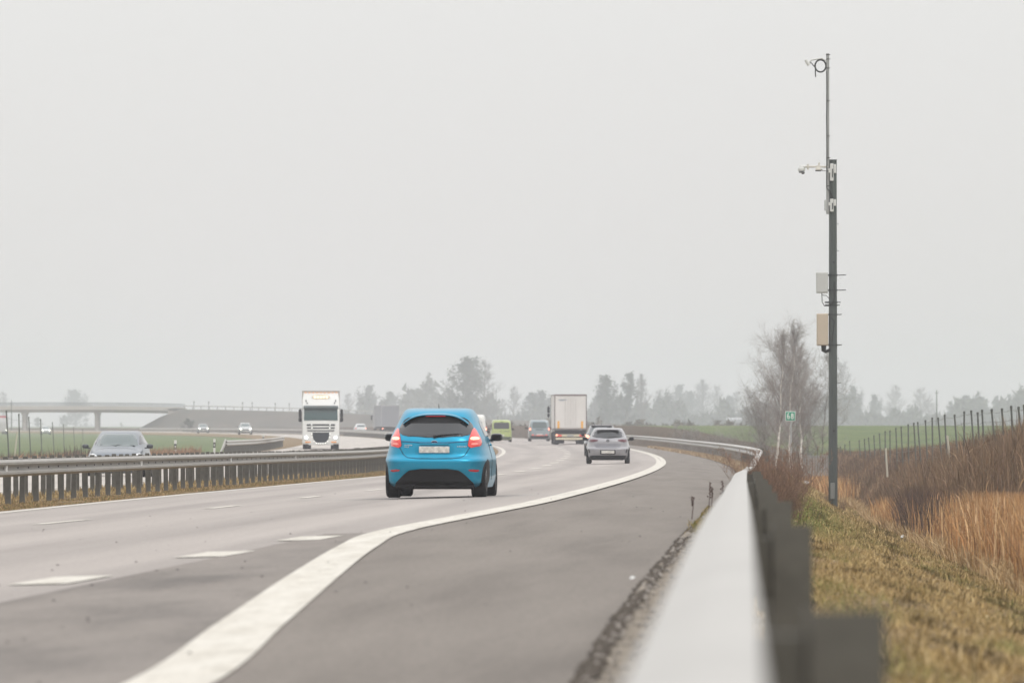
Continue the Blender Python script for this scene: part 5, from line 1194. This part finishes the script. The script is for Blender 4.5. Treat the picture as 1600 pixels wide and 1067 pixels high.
def edge_s(n):
    Y = 84+36*rng.random(n); return u_rail(Y)+.05+rng.random(n)**.7*.5, Y
stems('edge_weeds', edge_s, 5000, .04, .007, [(.24, .19, .08), (.17, .15, .06), (.32, .24, .12)], bend=.5, sig=.5)
def tuft_s(n):
    Y = 92+5*rng.normal(0, .5, n); return edge_u(Y)-.2+rng.normal(0, .09, n), Y
stems('edge_tuft', tuft_s, 2600, .07, .006, [(.26, .2, .08), (.18, .17, .06), (.34, .26, .12)], bend=.5, sig=.4)
def rail_far(n):
    Y = 230+330*rng.random(n); return edge_u(Y)-.05-rng.random(n)*.8, Y
stems('edge_weeds', rail_far, 14000, .14, .012, [(.36, .26, .16), (.28, .19, .12), (.42, .33, .22)], bend=.5, sig=.4)
# single dry stalks by the kerb edge
for i, (x, yb, yt, Y) in enumerate(((1081, 797, 775, 86), (1107, 788, 752, 92), (1111, 786, 760, 93), (1127, 782, 750, 97), (1129, 782, 765, 97))):
    a = at(x, yb, Y); b = at(x+2, yt, Y); q = MB(); q.tube([a-a-Vector((0, 0, .1)), (b-a)*.5+Vector((.01, 0, 0)), b-a], [.006, .005, .003], 5)
    for k in range(9):
        t = .35+.65*k/9; p = (b-a)*t; q.box(p+Vector((random.uniform(-.015, .015), 0, 0)), (.022, .015, .016), rot=Matrix.Rotation(random.random()*3, 4, 'Y'))
    o = q.build('dry_stalk', mat('stalk_dark', (.09, .06, .05), .9)); o.location = a
    tag(o, 'thin dry weed stalk with seed heads at the asphalt edge beside the near guardrail', 'weed', 'dry stalks at the asphalt edge')
# stones on the gravel edge
q = MB()
def stones(n):
    V = []; F = []
    for i in range(n):
        Y = 28+80*random.random(); u = float(edge_u(Y))-random.random()*.45; s = .006+.018*random.random()**2; p = P(u, Y, s*.2)
        k = len(V)
        for dx, dy, dz in ((1, 0, 0), (-1, 0, 0), (0, 1, 0), (0, -1, 0), (0, 0, .8), (0, 0, -.5)): V.append((p[0]+dx*s*random.uniform(.7, 1.3), p[1]+dy*s*random.uniform(.7, 1.3), p[2]+dz*s))
        for f in ((0, 2, 4), (2, 1, 4), (1, 3, 4), (3, 0, 4), (2, 0, 5), (1, 2, 5), (3, 1, 5), (0, 3, 5)): F.append(tuple(k+j for j in f))
    return np.array(V), np.array(F)
def specks(n):
    V = []; F = []
    for i in range(n):
        Y = 33+120*random.random()**1.5; u = random.uniform(-2.2, 6); s = .006+.010*random.random(); p = P(u, Y, .012); k = len(V)
        for a in range(6): V.append((p[0]+s*math.cos(a*1.047)*random.uniform(.7, 1.4), p[1]+s*1.5*math.sin(a*1.047), p[2]))
        V.append((p[0], p[1], p[2]+s*.9)); F += [(k+a, k+(a+1) % 6, k+6) for a in range(6)]
    return np.array(V), np.array(F)
V, F = specks(120); o = fast_mesh('road_grit', V, F, mat('grit_dark', (.07, .06, .055), .9, var=.4, scale=30)); o['kind'] = 'stuff'
V, F = stones(1600); o = fast_mesh('gravel', V, F, mat('stone', (.3, .27, .24), .9, var=.4, scale=30)); o['kind'] = 'stuff'
# litter
for (x, y, Y, lab) in ((1411, 842, 130, 'scrap of white litter lying on the grass slope'), (1259, 752, 190, 'pale litter scrap by the brown shrubs on the slope crest'), (988, 911, 52, 'tiny white litter scrap on the road shoulder')):
    X = (x-800)*Y/FPX
    # sit it on the ground along the sight line
    Ys = np.linspace(20, 300, 2000); Xs = (x-800)*Ys/FPX; dzs = zg(f_ref(Ys)-Xs, Ys)-(CAMZ+(664-y)*Ys/FPX); i = int(np.argmin(np.abs(dzs))); Y = Ys[i]; s = Y/120
    q = MB(); q.add([(-.04*s, -.02, 0), (.04*s, -.03, .01), (.05*s, .03, .03*s), (-.03*s, .04, .035*s), (0, 0, .05*s)], [(0, 1, 4), (1, 2, 4), (2, 3, 4), (3, 0, 4), (0, 3, 2, 1)])
    o = q.build('litter', mat('litter_white', (.7, .7, .68), .6)); o.location = (Xs[i], Y, float(zg(float(f_ref(Y))-Xs[i], Y))+.03); tag(o, lab, 'litter')

# distant woods reading as one mass
def woods():
    V = []; F = []; C = []; n = 52000
    x = rng.random(n)*1150+480; Y = 2900+rng.random(n)*700
    top = 8+4*np.sin(x*.021)+3*np.sin(x*.067+1)+2*np.sin(x*.19); top = np.where(x > 1180, top*.8, top); top = np.where((x > 880) & (x < 1040), top*.7, top)
    h = rng.random(n)**.8*np.maximum(top, 3)*1.75; X = (x-800)*Y/FPX; z = -.4+h*.72
    s = rng.uniform(.4, 1.3, (n, 1)); c = np.stack([X, Y, z], 1)
    a = rng.normal(size=(n, 3))*s; b = rng.normal(size=(n, 3))*s; a[:, 2] *= 1.6
    V = np.stack([c, c+a, c+b], 1).reshape(-1, 3); F = np.arange(3*n).reshape(-1, 3)
    C = np.repeat(np.array([[.085, .085, .07]])*np.exp(rng.normal(0, .3, (n, 1))), 3, 0)
    o = fast_mesh('distant_woods', V, F, veg, C); o['kind'] = 'stuff'
woods()
def scrub():
    n = 16000; x = rng.random(n)*520+640; Y = 1150+rng.random(n)*500
    h = rng.random(n)**1.5*(1.3+.5*np.sin(x*.09)+.5*np.sin(x*.31)); X = (x-800)*Y/FPX; c = np.stack([X, Y, -.3+h], 1); s = rng.uniform(.15, .5, (n, 1)); a = rng.normal(size=(n, 3))*s; b = rng.normal(size=(n, 3))*s
    V = np.stack([c, c+a, c+b], 1).reshape(-1, 3); C = np.repeat(np.array([[.10, .085, .065]])*np.exp(rng.normal(0, .3, (n, 1))), 3, 0)
    o = fast_mesh('distant_scrub', V, np.arange(3*n).reshape(-1, 3), veg, C); o['kind'] = 'stuff'
scrub()

# ------------------------------------------------------------------ haze
q = MB(); q.box((0, 3450, 19), (12600, 7300, 50)); hz = q.build('haze', mat('haze_surface', (1, 1, 1)))
hm = bpy.data.materials.new('haze'); hm.use_nodes = True; t = hm.node_tree; t.nodes.clear(); o_ = N(t, 'ShaderNodeOutputMaterial'); pv = N(t, 'ShaderNodeVolumePrincipled')
pv.inputs['Color'].default_value = (.885, .90, .955, 1); pv.inputs['Density'].default_value = .00029; pv.inputs['Anisotropy'].default_value = .2
t.links.new(pv.outputs[0], o_.inputs['Volume']); hz.data.materials.clear(); hz.data.materials.append(hm); hz['kind'] = 'stuff'
